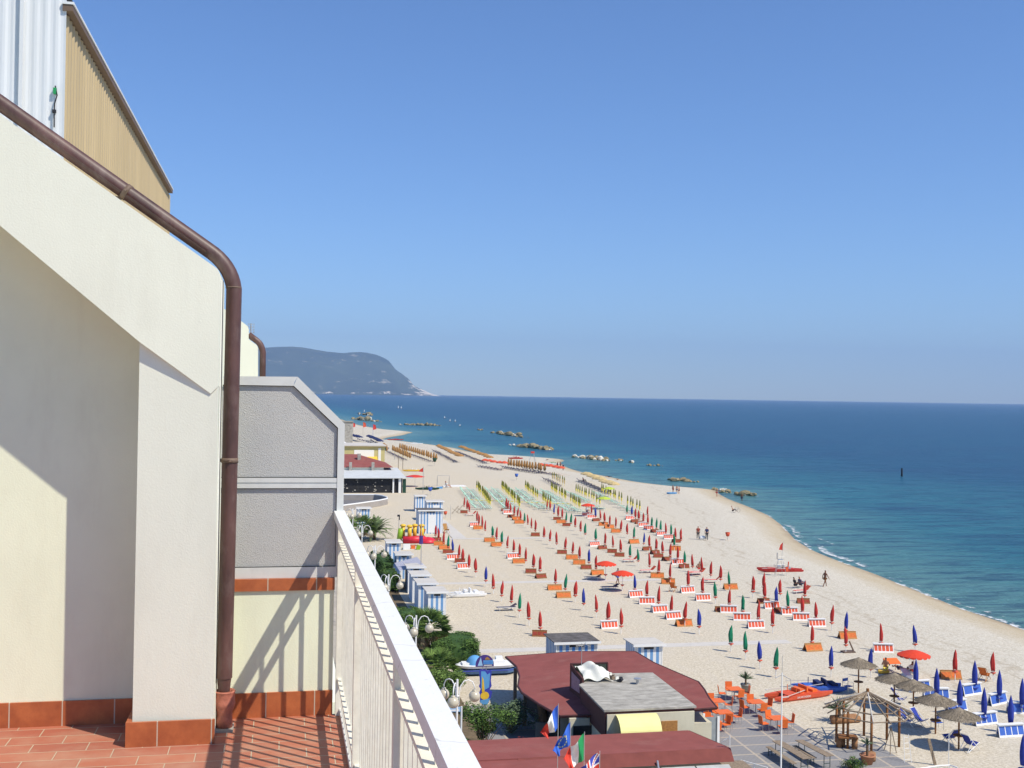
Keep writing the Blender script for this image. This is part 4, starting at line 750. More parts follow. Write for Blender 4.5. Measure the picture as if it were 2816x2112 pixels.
def frond(mb, L, pitch, az, curl, rnd, wid=.35, nl=22, fan=False):
    d = Vector((math.cos(az), math.sin(az), 0)); side = Vector((-d.y,d.x,0)); prev = None; pts = []
    for i in range(nl+1):
        t = i/nl; a = pitch-curl*t*t; p = (pts[-1] if pts else Vector((0,0,0)))+(d*math.cos(a)+Vector((0,0,1))*math.sin(a))*(L/nl) if pts else Vector((0,0,0)); pts.append(p)
    for i in range(2, nl+1):
        t = i/nl; w = wid*math.sin(math.pi*min(1,t*.85+.12))*rnd.uniform(.8,1.15); p = pts[i]; tg = (pts[i]-pts[i-1]).normalized()
        for s in (-1,1):
            e = p+side*s*w+tg*w*.7+Vector((0,0,-w*.25)); b0 = p-tg*.05; b1 = p+tg*.05; mb.add([b0,b1,e+tg*.03,e-tg*.03], [(0,1,2,3)])
    mb.tube(pts[::4]+[pts[-1]], [.022*(1-k/7) for k in range(len(pts[::4])+1)], 4)
def palm(label, loc, H, L, n, kind='feather'):
    rnd = random.Random(int(loc[1]*10)); r = empty('palm_tree', loc, label, 'palm', 'palm trees by the promenade')
    t = MB(); t.smooth = True; t.tube([(0,0,-.1),(.02,0,H*.5),(0,.03,H)], [.26,.22,.2], 10); t.build('trunk', 'trunk', r)
    if kind == 'feather':
        f = MB()
        for i in range(n): a = rnd.uniform(.1,1.35); frond(f, L*rnd.uniform(.8,1.1), a, i*2.4+rnd.uniform(-.2,.2), rnd.uniform(.9,1.7), rnd, .30, 30)
        o = f.build('fronds', 'frond', r); o.location.z = H
    else:
        f = MB(); dry = MB()
        for i in range(n):
            el = rnd.uniform(-.55,1.2); az = i*2.4; stem = Vector((math.cos(az)*math.cos(el), math.sin(az)*math.cos(el), math.sin(el))); e = stem*L*.55; tgt = dry if el < -.2 else f
            tgt.tube([(0,0,0), e], .015, 4); side = stem.cross(Vector((0,0,1))).normalized(); nrm = side.cross(stem)
            for k in range(15):
                b = -1.25+2.5*k/14; dr = (stem*math.cos(b)+side*math.sin(b)).normalized(); tip = e+dr*L*.5*rnd.uniform(.85,1.1)+Vector((0,0,-.12*abs(b)-.1)); pp = dr.cross(nrm)*.028; tgt.add([e+pp*.3, e-pp*.3, e+dr*L*.28-pp, tip, e+dr*L*.28+pp], [(0,1,2,3,4)])
        o = f.build('fronds', 'leaf_light', r); o.location.z = H; o = dry.build('dry_fronds', 'frond_dry', r); o.location.z = H-.05
    return r
palm('feather palm standing apart on the sand beside the curved wall', (12.8,154.3,0), .9, 3.3, 46)
palm('dark fan palm half hidden behind the railing by the cabin', (10.7,152.5,0), 1.7, 2.3, 60, 'fan')
palm('fan palm with dry lower leaves behind the near street lamp', (11.2,85.3,0), 2.1, 1.9, 80, 'fan')
palm('low bright fan palm beside the pedal boat', (11.0,78.3,0), .8, 1.7, 60, 'fan')
hedge('hedge', 'clipped rounded green hedge behind the pedal boat', 'hedge', (13.1,84.2), (3.6,5.0,1.75), 'leaf', 5200, (.06,.11))
hedge('hedge', 'tall clipped dark hedge beside the cabin and street lamp', 'hedge', (11.0,122.5), (2.2,9.5,2.3), 'leaf_dark', 5200, (.09,.15))
hedge('hedge', 'low bright clipped hedge in front of the tall dark hedge', 'hedge', (11.2,115.2), (1.8,4.6,1.9), 'leaf', 3000, (.08,.13))
hedge('hedge', 'green hedge beside the nearest striped cabin and lamp globes', 'hedge', (11.1,95.5), (2.3,5.5,1.5), 'leaf', 3400, (.07,.12))
shrub('shrub', 'tall leafy green shrub under the street lamp globes', (11.55,62.5), 1.25, 2.6, 'leaf', 4200)
shrub('shrub', 'dark green shrub right of the sailing sign', (13.6,65.2), 1.3, 2.0, 'leaf_grey', 3400)
shrub('shrub', 'grey green round shrub in front of the tree trunk', (14.9,57.4), 1.1, 1.8, 'leaf_grey', 4200)
shrub('shrub', 'soft green shrub between the fan palms and pedal boat', (11.0,74.6), 1.3, 1.5, 'leaf_light', 3400)
shrub('shrub', 'olive shrub behind the railing below the soft green one', (10.4,70.2), 1.4, 1.6, 'leaf', 3000)
shrub('shrub', 'dark bush in the planting bed nearest the balcony rail', (10.2,88.5), 1.2, 1.6, 'leaf_dark', 2400)
hedge('ground_cover', 'strip of leafy yellow green ground cover behind the pavilion roof', 'plant', (12.9,56.4), (8.5,2.2,.75), 'leaf_light', 6500, (.05,.10))
shrub('shrub', 'small round bush at the edge of the paved terrace', (30.45,55.7), .55, .75, 'leaf', 1500, (.03,.06))
shrub('shrub', 'tiny sprig of shrub behind the pavilion railing', (27.9,55.2), .3, .45, 'leaf', 500, (.03,.05))
shrub('shrub', 'bushy green shrub behind the railing below the blue board', (10.6,58.6), 1.3, 1.5, 'leaf', 3400)
shrub('shrub', 'red flowering dark shrub in the shade of the restaurant', (13.0,59.5), .6, 1.7, 'flower_red', 700)
# ---------------------------------------------------------------- street lamps
def lamp(x, y, ht, label):
    r = empty('street_lamp', (x,y,0), label, 'street lamp', 'white globe street lamps')
    MB().tube([(0,0,0),(0,0,ht)], .05, 10).build('pole', 'plastic_white', r)
    for z in (ht-.75, ht-1.15): MB().lathe([(.05,z-.03),(.09,z-.02),(.09,z+.02),(.05,z+.03)], 12).build('collar', 'plastic_white', r)
    for k in range(3):
        a = .15+k*2.094; ca, sa = math.cos(a), math.sin(a); P = [(.10,-1.15),(.10,-.6),(.16,-.32),(.32,-.10),(.52,-.06),(.72,-.16),(.82,-.36),(.83,-.52)]
        ar = MB(); ar.smooth = True; ar.tube([(ca*q,sa*q,ht+z) for q,z in P], .026, 8); ao = ar.build('arm', 'plastic_white', r)
        gl = MB(); gl.smooth = True; gl.lathe([(.001,-.26)]+[(.26*math.cos(t), .26*math.sin(t)) for t in np.linspace(-1.4,1.2,14)]+[(.10,.25),(.10,.30),(.02,.31)], 20, (ca*.83,sa*.83,ht-.83)); gl.build('globe', 'globe', r)
LX = 8.1; L0 = None
for i, (y, lb) in enumerate(((50.6,'nearest globe street lamp, beside the sailing sign'),(65.5,'second nearest globe street lamp, before the fan palm'),(80.5,'third globe street lamp, before the awning stall'),(96,'fourth globe street lamp, over the tall dark hedge'),(111,'fifth globe street lamp, beside the feather palm'),(127,'farthest globe street lamp, just clearing the railing'))):
    if L0 is None: lamp(gy(1257.7,1880.7,y).x, y, 7.05, lb); L0 = [o for o in COL.objects if o.name == 'street_lamp'][0]
    else: dup(L0, ((7.95,7.75,8.05,8.0,8.1)[i-1], y, 0), random.uniform(-.2,.2), lb)
def pole_lamp(x, y, h, label, arm=1.0, r_=.05):
    r = empty('lamp_post', (x,y,0), label, 'lamp post'); MB().tube([(0,0,0),(0,0,h)], [r_,r_*.6], 8).build('pole', 'plastic_white', r)
    mb = MB(); mb.tube([(-.35,0,h-2.4*0-.25),(0,0,h-.1),(arm,0,h-.35),(arm,0,h-.6)], .02, 6); mb.box((arm,0,h-.65), (.2,.12,.07)); mb.build('arm', 'steel', r)
p = gy(2147.5,2112,50); q = gy(2147.3,1850,50); pole_lamp(p.x, 50, q.z, 'tall white lamp post crossing the paved terrace and orange boat', .45)
tp = gy(2147.3,1803,50); MB().tube([(0,0,q.z),(0,0,tp.z)], .012, 6).build('finial', 'antenna', [o for o in COL.objects if o.name == 'lamp_post'][0])
q = gy(2007,2022,54); pole_lamp(q.x, 54, q.z, 'short thin lamp post at the corner of the pavilion roof', -.45, .035)
q = gy(940+1160/7.373,1400+80/7.373,153); r = empty('shower_post', (q.x,153,0), 'thin grey post with dark head beside the playground', 'post'); MB().tube([(0,0,0),(0,0,q.z-.4)], .035, 6).build('pole', 'steel', r); MB().box((-.05,0,q.z-.35),(.35,.2,.25)).box((.05,0,q.z-.7),(.14,.14,.5)).build('head', 'dark', r)
b = gz(940+1605/7.373, 1400+1115/7.373, 2.7); q = gy(940+1605/7.373,1400+80/7.373,b.y); r = empty('flagpole', (b.x,b.y,0), 'grey flagpole with a limp blue flag behind the striped cabins', 'flagpole'); MB().tube([(0,0,0),(0,0,q.z)], [.05,.03], 8).build('pole', 'steel', r)
MB().prism([(-.22,0),(.0,-.05),(.18,.05),(0,.08)], q.z-3.5*.9, q.z-2.3).build('limp_flag', 'purple', r)
# ---------------------------------------------------------------- flags in front of the pavilion
def flag(px, py, Y, label, fn, mats, vec_t, vec_b, hoist, cat='flag', seed=0):
    top = gy(px, py, Y); r = empty('flag', (top.x,Y,0), label, cat, 'national flags in front of the pavilion'); MB().tube([(.02,0,0),(.02,0,top.z+.05)], .012, 6).build('flagpole', 'steel', r)
    nu, nv = 60, 40; vs = []
    for i in range(nu+1):
        for j in range(nv+1):
            u, v = i/nu, j/nv; T = Vector((vec_t[0]*u,0,vec_t[1]*u**1.15)); Bv = Vector((vec_b[0]*u,0,-hoist+vec_b[1]*u)); p = T*(1-v)+Bv*v
            p += Vector((.035*math.sin(u*9+v*4+seed)*u, .13*math.sin(u*7.5+v*2.5+seed)*min(1,u*3)+.05*math.sin(u*17-v*6+seed)*u, .03*math.sin(u*12+v*6)*u)); vs.append(p+Vector((0,0,top.z)))
    me = MB(); me.smooth = True; o0 = len(me.v); me.add(vs, [])
    for i in range(nu):
        for j in range(nv): me.f.append([i*(nv+1)+j,(i+1)*(nv+1)+j,(i+1)*(nv+1)+j+1,i*(nv+1)+j+1]); me.m.append(fn((i+.5)/nu,(j+.5)/nv)); me.sm.append(True)
    me.build('cloth', mats, r)
thirds = lambda u, v: 0 if u < .33 else 1 if u < .67 else 2
def eu(u, v):
    for k in range(12):
        a = k*math.pi/6; 
        if math.hypot((u-.5)*1.5-.33*math.cos(a), (v-.5)-.33*math.sin(a)) < .055: return 1
    return 0
def uk(u, v):
    x, y = (u-.5)*1.6, v-.5
    if abs(x) < .09 or abs(y) < .09: return 2
    if abs(x) < .15 or abs(y) < .15: return 1
    d = min(abs(y-x*.625), abs(y+x*.625)); return 2 if d < .035 else 1 if d < .10 else 0
flag(1534.4,1938.6,42.7,'blue white and red tricolour flag, leftmost of four',thirds,['flag_blue','flag_white','flag_red'],(-.68,-1.05),(-.42,-.34),.90,seed=.4)
flag(1568.3,1986,40.3,'deep blue flag with a ring of gold stars',eu,['flag_blue','flag_star'],(-.62,-1.0),(-.50,-.36),.82,seed=1.6)
flag(1606,2016,39,'green white and red tricolour flag',thirds,['flag_green','flag_white','flag_red'],(-.72,-.85),(-.52,-.42),.95,seed=2.2)
flag(1648,2069,36.9,'navy flag with red and white crosses, partly below the frame',uk,['flag_navy','flag_white','flag_red'],(-.80,-.62),(-.62,-.55),.95,seed=.2)
# ---------------------------------------------------------------- sailing sign, blue board
sg = empty('club_sign', (12.6,68.5,0), 'round topped blue and purple sailing sign above a painted board', 'sign')
s0, s1 = gy(1308,1834,68.5), gy(1358,1834,68.5); tpz = gy(1333,1801,68.5).z; cx = (s0.x+s1.x)/2-12.6; hw = (s1.x-s0.x)/2; bz = s0.z
poly = [(cx-hw,bz),(cx+hw,bz)]+[(cx+hw*math.cos(t), bz+.12+(tpz-bz-.12)*math.sin(t)) for t in np.linspace(0,math.pi,20)]
MB().prism_y(poly, 0, .05).build('sign_disc', 'purple', sg)
MB().prism_y([(cx-hw*.78,bz+.06),(cx-hw*.22,bz+.06),(cx-hw*.45,bz+.82*(tpz-bz))], -.012, 0).build('sail_emblem', 'pale_blue', sg)
MB().prism_y([(cx-hw*.15,bz+.14),(cx+hw*.92,bz+.14),(cx+hw*.90,bz+.38),(cx-hw*.17,bz+.38)], -.012, 0).build('name_band', 'sky_blue', sg)
mb = MB(); 
for i in range(7): xx = cx-hw*.08+i*hw*.14; mb.b2(xx, xx+hw*.05, -.018, -.012, bz+.17, bz+.33)
mb.build('lettering', 'flag_blue', sg); MB().prism_y([(cx+.0,bz+.42),(cx+hw*.62,bz+.42),(cx+hw*.3,bz+.6),(cx+.05,bz+.55)], -.012, 0).build('island_emblem', 'ochre', sg)
MB().prism_y([(cx-hw*.1,bz+.05),(cx+hw*.8,bz+.05),(cx+hw*.8,bz+.10),(cx-hw*.1,bz+.10)], -.012, 0).build('strap_line', 'cloth_white', sg)
g_ = lambda x, y: (lambda p: (p.x-12.6, p.z))(gy(x, y, 68.5))
bd = [(1318,1848),(1320,1880),(1317,1888),(1322,1895),(1318,1905),(1321,1918),(1319,1930),(1330,1940),(1340,1938),(1350,1918),(1354,1902),(1346,1898),(1352,1886),(1350,1872),(1352,1848),(1349,1841),(1340,1848),(1338,1842),(1320,1841)]
MB().prism_y([g_(*p) for p in bd][::1], 0, .04).build('painted_board', 'flag_navy', sg)
MB().prism_y([g_(*p) for p in ((1323,1846),(1323,1893),(1328,1900),(1345,1890),(1348,1850),(1340,1855),(1334,1846))], -.01, 0).build('blue_panel', 'sky_blue', sg)
MB().prism_y([g_(*p) for p in ((1326,1860),(1325,1903),(1333,1903),(1330,1870))], -.02, -.01).build('yellow_streak', 'slide_yellow', sg)
mb = MB(); c_ = g_(1333,1913); mb.prism_y([(c_[0]+.27*math.cos(t), c_[1]+.25*math.sin(t)) for t in np.linspace(0,6.1,16)], -.02, -.01); mb.build('sun_emblem', 'slide_yellow', sg)
MB().prism_y([g_(*p) for p in ((1320,1926),(1348,1920),(1341,1936),(1330,1939),(1321,1931))], -.022, -.012).build('wave_emblem', 'sky_blue', sg)
mb = MB(); mb.tube([(cx-.12,.04,0),(cx-.12,.04,bz+.1)], .03, 6); mb.tube([(cx+.1,.04,0),(cx+.1,.04,bz+.1)], .03, 6); mb.build('posts', 'steel', sg)
n0, n1 = gy(1222,1946,57), gy(1268,1957,57); ns = empty('notice_board', (n0.x,57,0), 'pale blue board on white posts behind the railing', 'sign')
MB().b2(-.3,n1.x-n0.x,0,.04,n1.z,n0.z).build('board', 'pale_blue', ns); MB().b2(.0,n1.x-n0.x-.1,-.01,0,n1.z+.04,n1.z+.12).build('white_band', 'plastic_white', ns)
mb = MB(); mb.tube([(n1.x-n0.x+.02,0,0),(n1.x-n0.x+.02,0,n0.z+.03)], .045, 8); mb.tube([(-.3,0,0),(-.3,0,n0.z)], .04, 8); mb.build('posts', 'plastic_white', ns)
# ---------------------------------------------------------------- pedal boat
pd = empty('pedal_boat', (14.8,79.4,0), 'white and blue pedal boat with a blue slide hump behind the restaurant', 'boat')
def hull(mb, L, W, H, z0, yc=0, fine=.5, n=14):
    rings = []; 
    for i in range(n+1):
        t = i/n; x = -L/2+L*t; e = min(1, min(t, 1-t)/ .22); w = W/2*(e**fine if e > 0 else .02)+.01; lift = H*.45*(1-e)**2
        rings.append([(x,yc-w,z0+H),(x,yc-w*.85,z0+H*.35+lift),(x,yc-w*.3,z0+lift),(x,yc+w*.3,z0+lift),(x,yc+w*.85,z0+H*.35+lift),(x,yc+w,z0+H)])
    vs = [v for r in rings for v in r]; fs = []
    for i in range(n):
        for j in range(5): fs.append((i*6+j,(i+1)*6+j,(i+1)*6+j+1,i*6+j+1))
        fs.append((i*6+5,(i+1)*6+5,(i+1)*6,i*6))
    fs += [tuple(range(5,-1,-1)), tuple(range(n*6,n*6+6))]; mb.add(vs, fs); return mb
mb = MB(); mb.smooth = False; hull(mb, 4.6, 1.6, .42, .02); mb.build('hull', 'royal_blue2', pd)
hull(MB(), 4.75, 1.72, .30, .445, n=16).build('deck', 'plastic_white', pd); MB().b2(-2.1,2.1,-.84,-.80,.40,.445).build('rubbing_strip', 'flag_navy', pd)
mb = MB(); mb.smooth = True; mb.lathe([(.62*math.cos(t), .62*math.sin(t)) for t in np.linspace(0,1.57,8)], 18, (-.9,.05,.72)); mb.build('slide_hump', 'sky_blue', pd)
for c__, d__ in (((.7,-.2,.85),(1.0,.5,.3)),((.9,.3,.95),(.5,.5,.4)),((-1.6,0,.82),(.5,.7,.12))): MB().box(c__, d__).build('seat', 'plastic_white', pd)
mb = MB(); 
for i in range(6): mb.tube([(.2+i*.35,.75,.74),(.2+i*.35,.75,1.0)], .02, 5)
mb.build('rail', 'steel', pd)
# ---------------------------------------------------------------- rescue catamaran rowing boats
def rowcat(x, y, rz, c, c2, label, L=4.8, z=0, text=None, grp='rowing catamarans'):
    r = empty('rowing_catamaran', (x,y,z), label, 'boat', grp, rz)
    for s in (-1,1): hull(MB(), L, .42, .36, .02, s*.52, .8).build('hull', c, r)
    MB().b2(-L*.28,L*.30,-.62,.62,.385,.43).build('deck', c, r)
    mb = MB(); mb.box((-.1,0,.56), (.35,.9,.26)); mb.box((.35,0,.62), (.12,.9,.4)); mb.box((.95,0,.50),(.4,1.0,.16)); mb.build('seat', c2, r)
    for s in (-1,1):
        mb = MB(); mb.tube([(.1,s*.5,.62),(-1.5 if s > 0 else -1.7,s*.95,.50)], .022, 6); mb.box((-1.75 if s > 0 else -1.95,s*1.0,.49), (.5,.14,.03)); mb.build('oar', 'boardwalk', r)
    MB().tube([(-.6,-.45,.42),(-.6,-.45,.85)], .025, 6).build('rowlock', c2, r); MB().tube([(-.6,.45,.42),(-.6,.45,.85)], .025, 6).build('rowlock', c2, r)
    if text:
        cu = bpy.data.curves.new('lettering_text', 'FONT'); cu.body = text; cu.size = .17; cu.extrude = .003; cu.align_x = 'CENTER'; t0_ = bpy.data.objects.new('lettering_text', cu); COL.objects.link(t0_); bpy.context.view_layer.update(); me_ = bpy.data.meshes.new_from_object(t0_.evaluated_get(bpy.context.evaluated_depsgraph_get())); bpy.data.objects.remove(t0_); t = bpy.data.objects.new('lettering', me_); COL.objects.link(t); t.parent = r
        t.location = (-.15,-.735,.20); t.rotation_euler = (math.pi/2,0,0); me_.materials.clear(); me_.materials.append(M['flag_white'])
    return r
rc = rowcat(34.35,70.1,rad(14),'orange_red','orange','orange red rescue catamaran with white lettering on the sand beside the terrace',4.9,text='SALVATAGGIO')
rowcat(36.55,71.55,rad(-5),'royal_blue','navy','bright blue rowing catamaran lying behind the orange one',3.6)
rowcat(57.0,121.5,rad(-16),'red','steel','red rescue catamaran at the foot of the lifeguard chair',5.2)
rowcat(18.3,110.0,rad(3),'plastic_white','plastic_white','white rowing catamaran beside the nearest cabins',3.9)
rowcat(72.4,345.4,rad(-5),'red','red','far red rescue boat below the trestle chair',4.6)
rowcat(51.9,443.9,rad(-5),'plastic_white','plastic_white','long white boat far off at the curved inlet',7)
rowcat(48.1,480.1,rad(-8),'red','red','red boat on the farthest sand near the inlet',7)
rowcat(77.5,318,rad(-18),'plastic_white','flag_green','white and green boat on the sand spit',5.2)
rowcat(30.2,233.5,rad(-6),'green_dark','green_dark','dark green upturned boat under the red flag',5)
rowcat(28.6,291,0,'slide_yellow','slide_yellow','short yellow boat behind the far restaurant',3.4)
rowcat(33.5,288.8,rad(-3),'slide_yellow','plastic_white','longer yellow boat right of the short yellow one',5.2)
# lifeguard chair and flag
q = gz(*C_(905,1045), 0); lgd = empty('lifeguard_chair', (q.x,q.y,0), 'tall steel lifeguard ladder chair with red flag by the red catamaran', 'lifeguard chair'); tz = gy(*C_(915,880), q.y).z; fz_ = gy(*C_(935,705), q.y).z
mb = MB()
for sx, sy in ((-.75,-.3),(.65,-.3),(-.5,.5),(.5,.5)): mb.tube([(sx,sy,0),(sx*.35,sy*.4,tz)], .018, 6)
for i in range(5): mb.tube([(-.68+.08*i,-.3,.4+.45*i),(.6-.07*i,-.3,.4+.45*i)], .012, 5)
mb.build('frame', 'steel', lgd); mb = MB(); mb.box((0,0,tz), (.6,.4,.05)); mb.box((-.3,.2,tz+.4), (.04,.2,.7)); mb.build('seat', 'steel', lgd)
mb = MB(); mb.tube([(.15,0,tz),(.3,0,fz_)], .018, 6); mb.build('flagpole', 'steel', lgd)
mb = MB(); mb.add([(.3,0,fz_),(.28,0,fz_-.9),(-.15,.1,fz_-.85),(.0,.05,fz_-.3)], [(0,1,2,3)]); mb.build('flag', 'flag_red', lgd)
MB().box((.75,-.1,.75), (.28,.2,.5)).tube([(.85,-.1,.5),(.95,-.1,1.6)], .07, 8).build('lifebuoy_float', 'orange_red', lgd)
q = gz(900+2080/3.687,1100+640/3.687,0); lf = empty('trestle_chair', (q.x,q.y,0), 'far pair of crossed poles with a red seat against the sea', 'lifeguard chair'); mb = MB()
for s in (-1,1): mb.tube([(s*1.1,0,0),(s*.35,0,3.0)], .06, 5); mb.tube([(s*.9,.9,0),(s*.3,.2,3.0)], .06, 5)
mb.build('legs', 'steel', lf); MB().box((0,0,3.2), (1.0,.8,.5)).build('seat', 'flag_red', lf)
# ---------------------------------------------------------------- orange cafe tables and chairs
def cafe_table(x, y, label):
    r = empty('cafe_table', (x,y,.05), label, 'table', 'orange cafe tables on the paved terrace'); mb = MB(); mb.box((0,0,.735), (.95,.95,.035)); mb.build('table_top', 'orange', r)
    MB().tube([(0,0,.04),(0,0,.72)], .035, 8).box((0,0,.02),(.55,.06,.03)).box((0,0,.02),(.06,.55,.03)).build('pedestal', 'steel', r); return r
def cafe_chair(label):
    r = empty('cafe_chair', (0,0,0), label, 'chair', 'orange cafe chairs on the paved terrace'); MB().box((0,0,.45), (.46,.46,.035)).build('seat', 'orange', r)
    mb = MB(); mb.box((0,.245,.70), (.46,.03,.48), Rx(-.14)); mb.build('backrest', 'orange', r)
    for sx in (-1,1):
        for sy in (-1,1): MB().tube([(sx*.2,sy*.19,.44),(sx*.23,sy*.23,0)], .013, 6).build('leg', 'steel', r)
    return r
TB = [((29.75,70.1),'far orange table nearest the agave pot',(0,1,2,3)),((29.85,66.9),'orange table before the orange boat',(0,1,2,3)),((26.9,65.0),'orange table at the middle left of the terrace',(0,1,2,3)),((29.65,63.3),'orange table at the right, alone in the open',(0,1,2,3)),((27.4,67.5),'orange table half hidden by the restaurant roof',(1,2,3)),((25.5,63.4),'orange table against the restaurant wall',(0,1,2))]
ch = None; SD = ['near','right','far','left']; SN = ['agave pot','orange boat','middle left','lone right hand','roof edge','restaurant wall']
for ti, ((x, y), lb, sides) in enumerate(TB):
    cafe_table(x, y, lb)
    for k in sides:
        a = k*math.pi/2; dx, dy = math.sin(a)*.82, -math.cos(a)*.82; lab = f'orange cafe chair on the {SD[k]} side of the {SN[ti]} table'
        rot = a+math.pi+random.uniform(-.3,.3); loc = (x+dx+random.uniform(-.08,.08), y+dy+random.uniform(-.08,.08), .05)
        if ch is None: ch = cafe_chair(lab); ch.location = loc; ch.rotation_euler.z = rot
        else: dup(ch, loc, rot, lab)
# banner boards by the restaurant
q0 = gz(1900+205/7.373, 1880+1060/7.373, .05); mb = MB(); mb.box((0,0,.95), (.12,.08,1.9)); mb.box((.85,-.1,.85), (.14,.08,1.75)); mb.box((.42,-.05,.12), (.8,.1,.16)); bn = empty('white_stand', (24.0,60.9,.05), 'white upright stand with grey panel by the restaurant corner', 'stand'); mb.build('frame', 'plastic_white', bn); MB().box((.42,-.05,.95), (.72,.03,1.5)).build('panel', 'pale_glass2', bn)
# long beer tables and benches
def trestle(p, q, z, w, label, nm='trestle_table', mt='wood_old', cat='table'):
    P, Q = gz(*p, z), gz(*q, z); c = (P+Q)/2; L = (Q-P).length; a = math.atan2(Q.y-P.y, Q.x-P.x); r = empty(nm, (c.x,c.y,.05), label, cat, 'trestle tables and benches', a)
    MB().box((0,0,z-.07), (L,w,.03)).build('plank_top', mt, r)
    for s in (-1,1):
        mb = MB()
        for t in (-1,1): mb.box((s*(L/2-.28),t*w*.38,(z-.08)/2), (.03,.03,z-.1))
        mb.box((s*(L/2-.28),0,.25), (.03,w*.7,.03)); mb.build('folding_leg', 'dark_green', r)
trestle(E_(868,1378), E_(1180,1562), .8, .55, 'grey trestle table left of centre, behind the white post'); trestle(E_(1095,1372), E_(1412,1535), .8, .5, 'grey trestle table at the right, near the wooden hut frame')
trestle(E_(780,1438), E_(1050,1612), .5, .28, 'low bench on the left of the left trestle table', 'trestle_bench', cat='bench'); trestle(E_(1050,1428), E_(1255,1556), .5, .28, 'low bench between the two trestle tables', 'trestle_bench', cat='bench')
# ---------------------------------------------------------------- unthatched wooden hut frame
gb = empty('hut_frame', (33.5,60,0), 'bare wooden frame of a round beach hut, rafters meeting at a point', 'hut')
gc = Vector((33.75,60.0,0)); ap = Vector((33.75,60.05,3.05)); NP = 8; posts = []
for k in range(NP):
    a = math.pi/8+k*math.pi/4; p = gc+Vector((1.75*math.cos(a), 1.75*math.sin(a), 0)); posts.append(a)
    if k != 6: mb = MB(); mb.smooth = True; mb.tube([p-gb.location, p-gb.location+Vector((0,0,2.15))], .075, 8); mb.build('post', 'wood_brown', gb)
for k in range(16):
    a = math.pi/8+k*math.pi/8; e = gc+Vector((2.55*math.cos(a), 2.55*math.sin(a), 1.92)); mb = MB(); mb.smooth = True; mb.tube([ap-gb.location+Vector((0,0,.0)), (ap+e)/2-gb.location+Vector((0,0,random.uniform(-.03,.04))), e-gb.location], [.05,.045,.035], 6); mb.build('rafter', 'wood_old' if k % 5 else 'boardwalk', gb)
for rr, zz, t_ in ((2.5,1.96,.04),(1.75,2.22,.045),(1.0,2.62,.03)):
    for k in range(8):
        a0, a1 = math.pi/8+k*math.pi/4, math.pi/8+(k+1)*math.pi/4
        if zz < 2 and k == 3: continue
        mb = MB(); mb.tube([gc+Vector((rr*math.cos(a0),rr*math.sin(a0),zz))-gb.location, gc+Vector((rr*math.cos(a1),rr*math.sin(a1),zz))-gb.location], t_, 6); mb.build('purlin', 'wood_old', gb)
MB().tube([ap-gb.location-Vector((0,0,.25)), ap-gb.location+Vector((0,0,.18))], .09, 8).build('apex_block', 'wood_brown', gb)
tt = empty('pole_tripod', (34.2,58.3,0), 'three thin sticks leaning together inside the hut frame', 'poles'); mb = MB()
for a in (0,2.1,4.2): mb.tube([(.4*math.cos(a),.4*math.sin(a),0),(0.05,0,1.5)], .025, 6)
mb.build('sticks', 'wood_old', tt)
q = gz(2200+1000/7.373, 1880+1330/7.373); for_b = empty('log_table', (q.x,q.y,0), 'rough table of upright logs inside the hut frame', 'table'); mb = MB(); mb.smooth = True
for dx, dy, h in ((-.45,.35,.62),(-.2,.45,.6),(.3,-.05,.66)): mb.tube([(dx,dy,0),(dx,dy,h)], .17, 10)
mb.build('logs', 'wood_tan2', for_b); MB().box((-.05,.15,.68), (1.1,.75,.07), Rz(-.3)).build('slab', 'wood_brown', for_b)
q = gz(2200+920/7.373, 1880+800/7.373); pl_ = empty('log_planter', (q.x,q.y,0), 'hollow log planter with a spiky yucca behind the hut posts', 'planter'); mb = MB(); mb.smooth = True
mb.tube([(-.95,-.1,.2),(.95,.0,.22)], .2, 10); mb.tube([(-.8,.35,.25),(.9,.35,.28)], .18, 10); mb.build('logs', 'wood_tan2', pl_)
def spikes(r, z, n, L, mt, spread=1., w=.035, seed=1):
    rnd = random.Random(seed); mb = MB()
    for i in range(n):
        a = rnd.uniform(0,6.28); el = rnd.uniform(.15,1.4)*spread; d = Vector((math.cos(a)*math.cos(el), math.sin(a)*math.cos(el), math.sin(el))); s = Vector((-math.sin(a), math.cos(a), 0)); l_ = L*rnd.uniform(.7,1.1); b = Vector((0,0,z)); md = b+d*l_*.5; tip = b+d*l_+Vector((0,0,-.12*l_))
        mb.add([b-s*w*.5, b+s*w*.5, md+s*w, tip, md-s*w], [(0,1,2,3,4)])
    return mb.build('spiky_leaves', mt, r)
o = spikes(pl_, .5, 60, 1.1, 'leaf_grey', 1, .035, 4); MB().tube([(-.3,.15,.2),(-.35,.15,.9)], .09, 8).build('stem', 'trunk', pl_); o.location = (-.35,.15,.3)
def pot(x, y, R, H, mt, label, L=.8, n=34, stem=.0):
    r = empty('potted_plant', (x,y,0), label, 'potted plant'); mb = MB(); mb.smooth = True; mb.lathe([(.01,0),(R*.62,0),(R*.9,H*.85),(R,H*.86),(R,H),(R*.88,H),(R*.8,H*.88),(.01,H*.88)], 20); mb.build('pot', mt, r)
    if stem: MB().tube([(0,0,H*.8),(0,.02,H+stem)], .07, 8).build('stem', 'trunk', r)
    spikes(r, H+stem, n, L, 'leaf_grey', 1, .04, int(x)); return r
q = gz(*E_(555,898)); pot(q.x, q.y, .36, .62, 'concrete', 'agave in a tall stone pot at the back edge of the terrace', .75, 40, .3)
q = gz(2200+1400/7.373, 1880+1665/7.373); pot(q.x, q.y+.2, .42, .55, 'clay_pot', 'spindly yucca in a wide terracotta pot by the hut frame', .55, 22, .55)
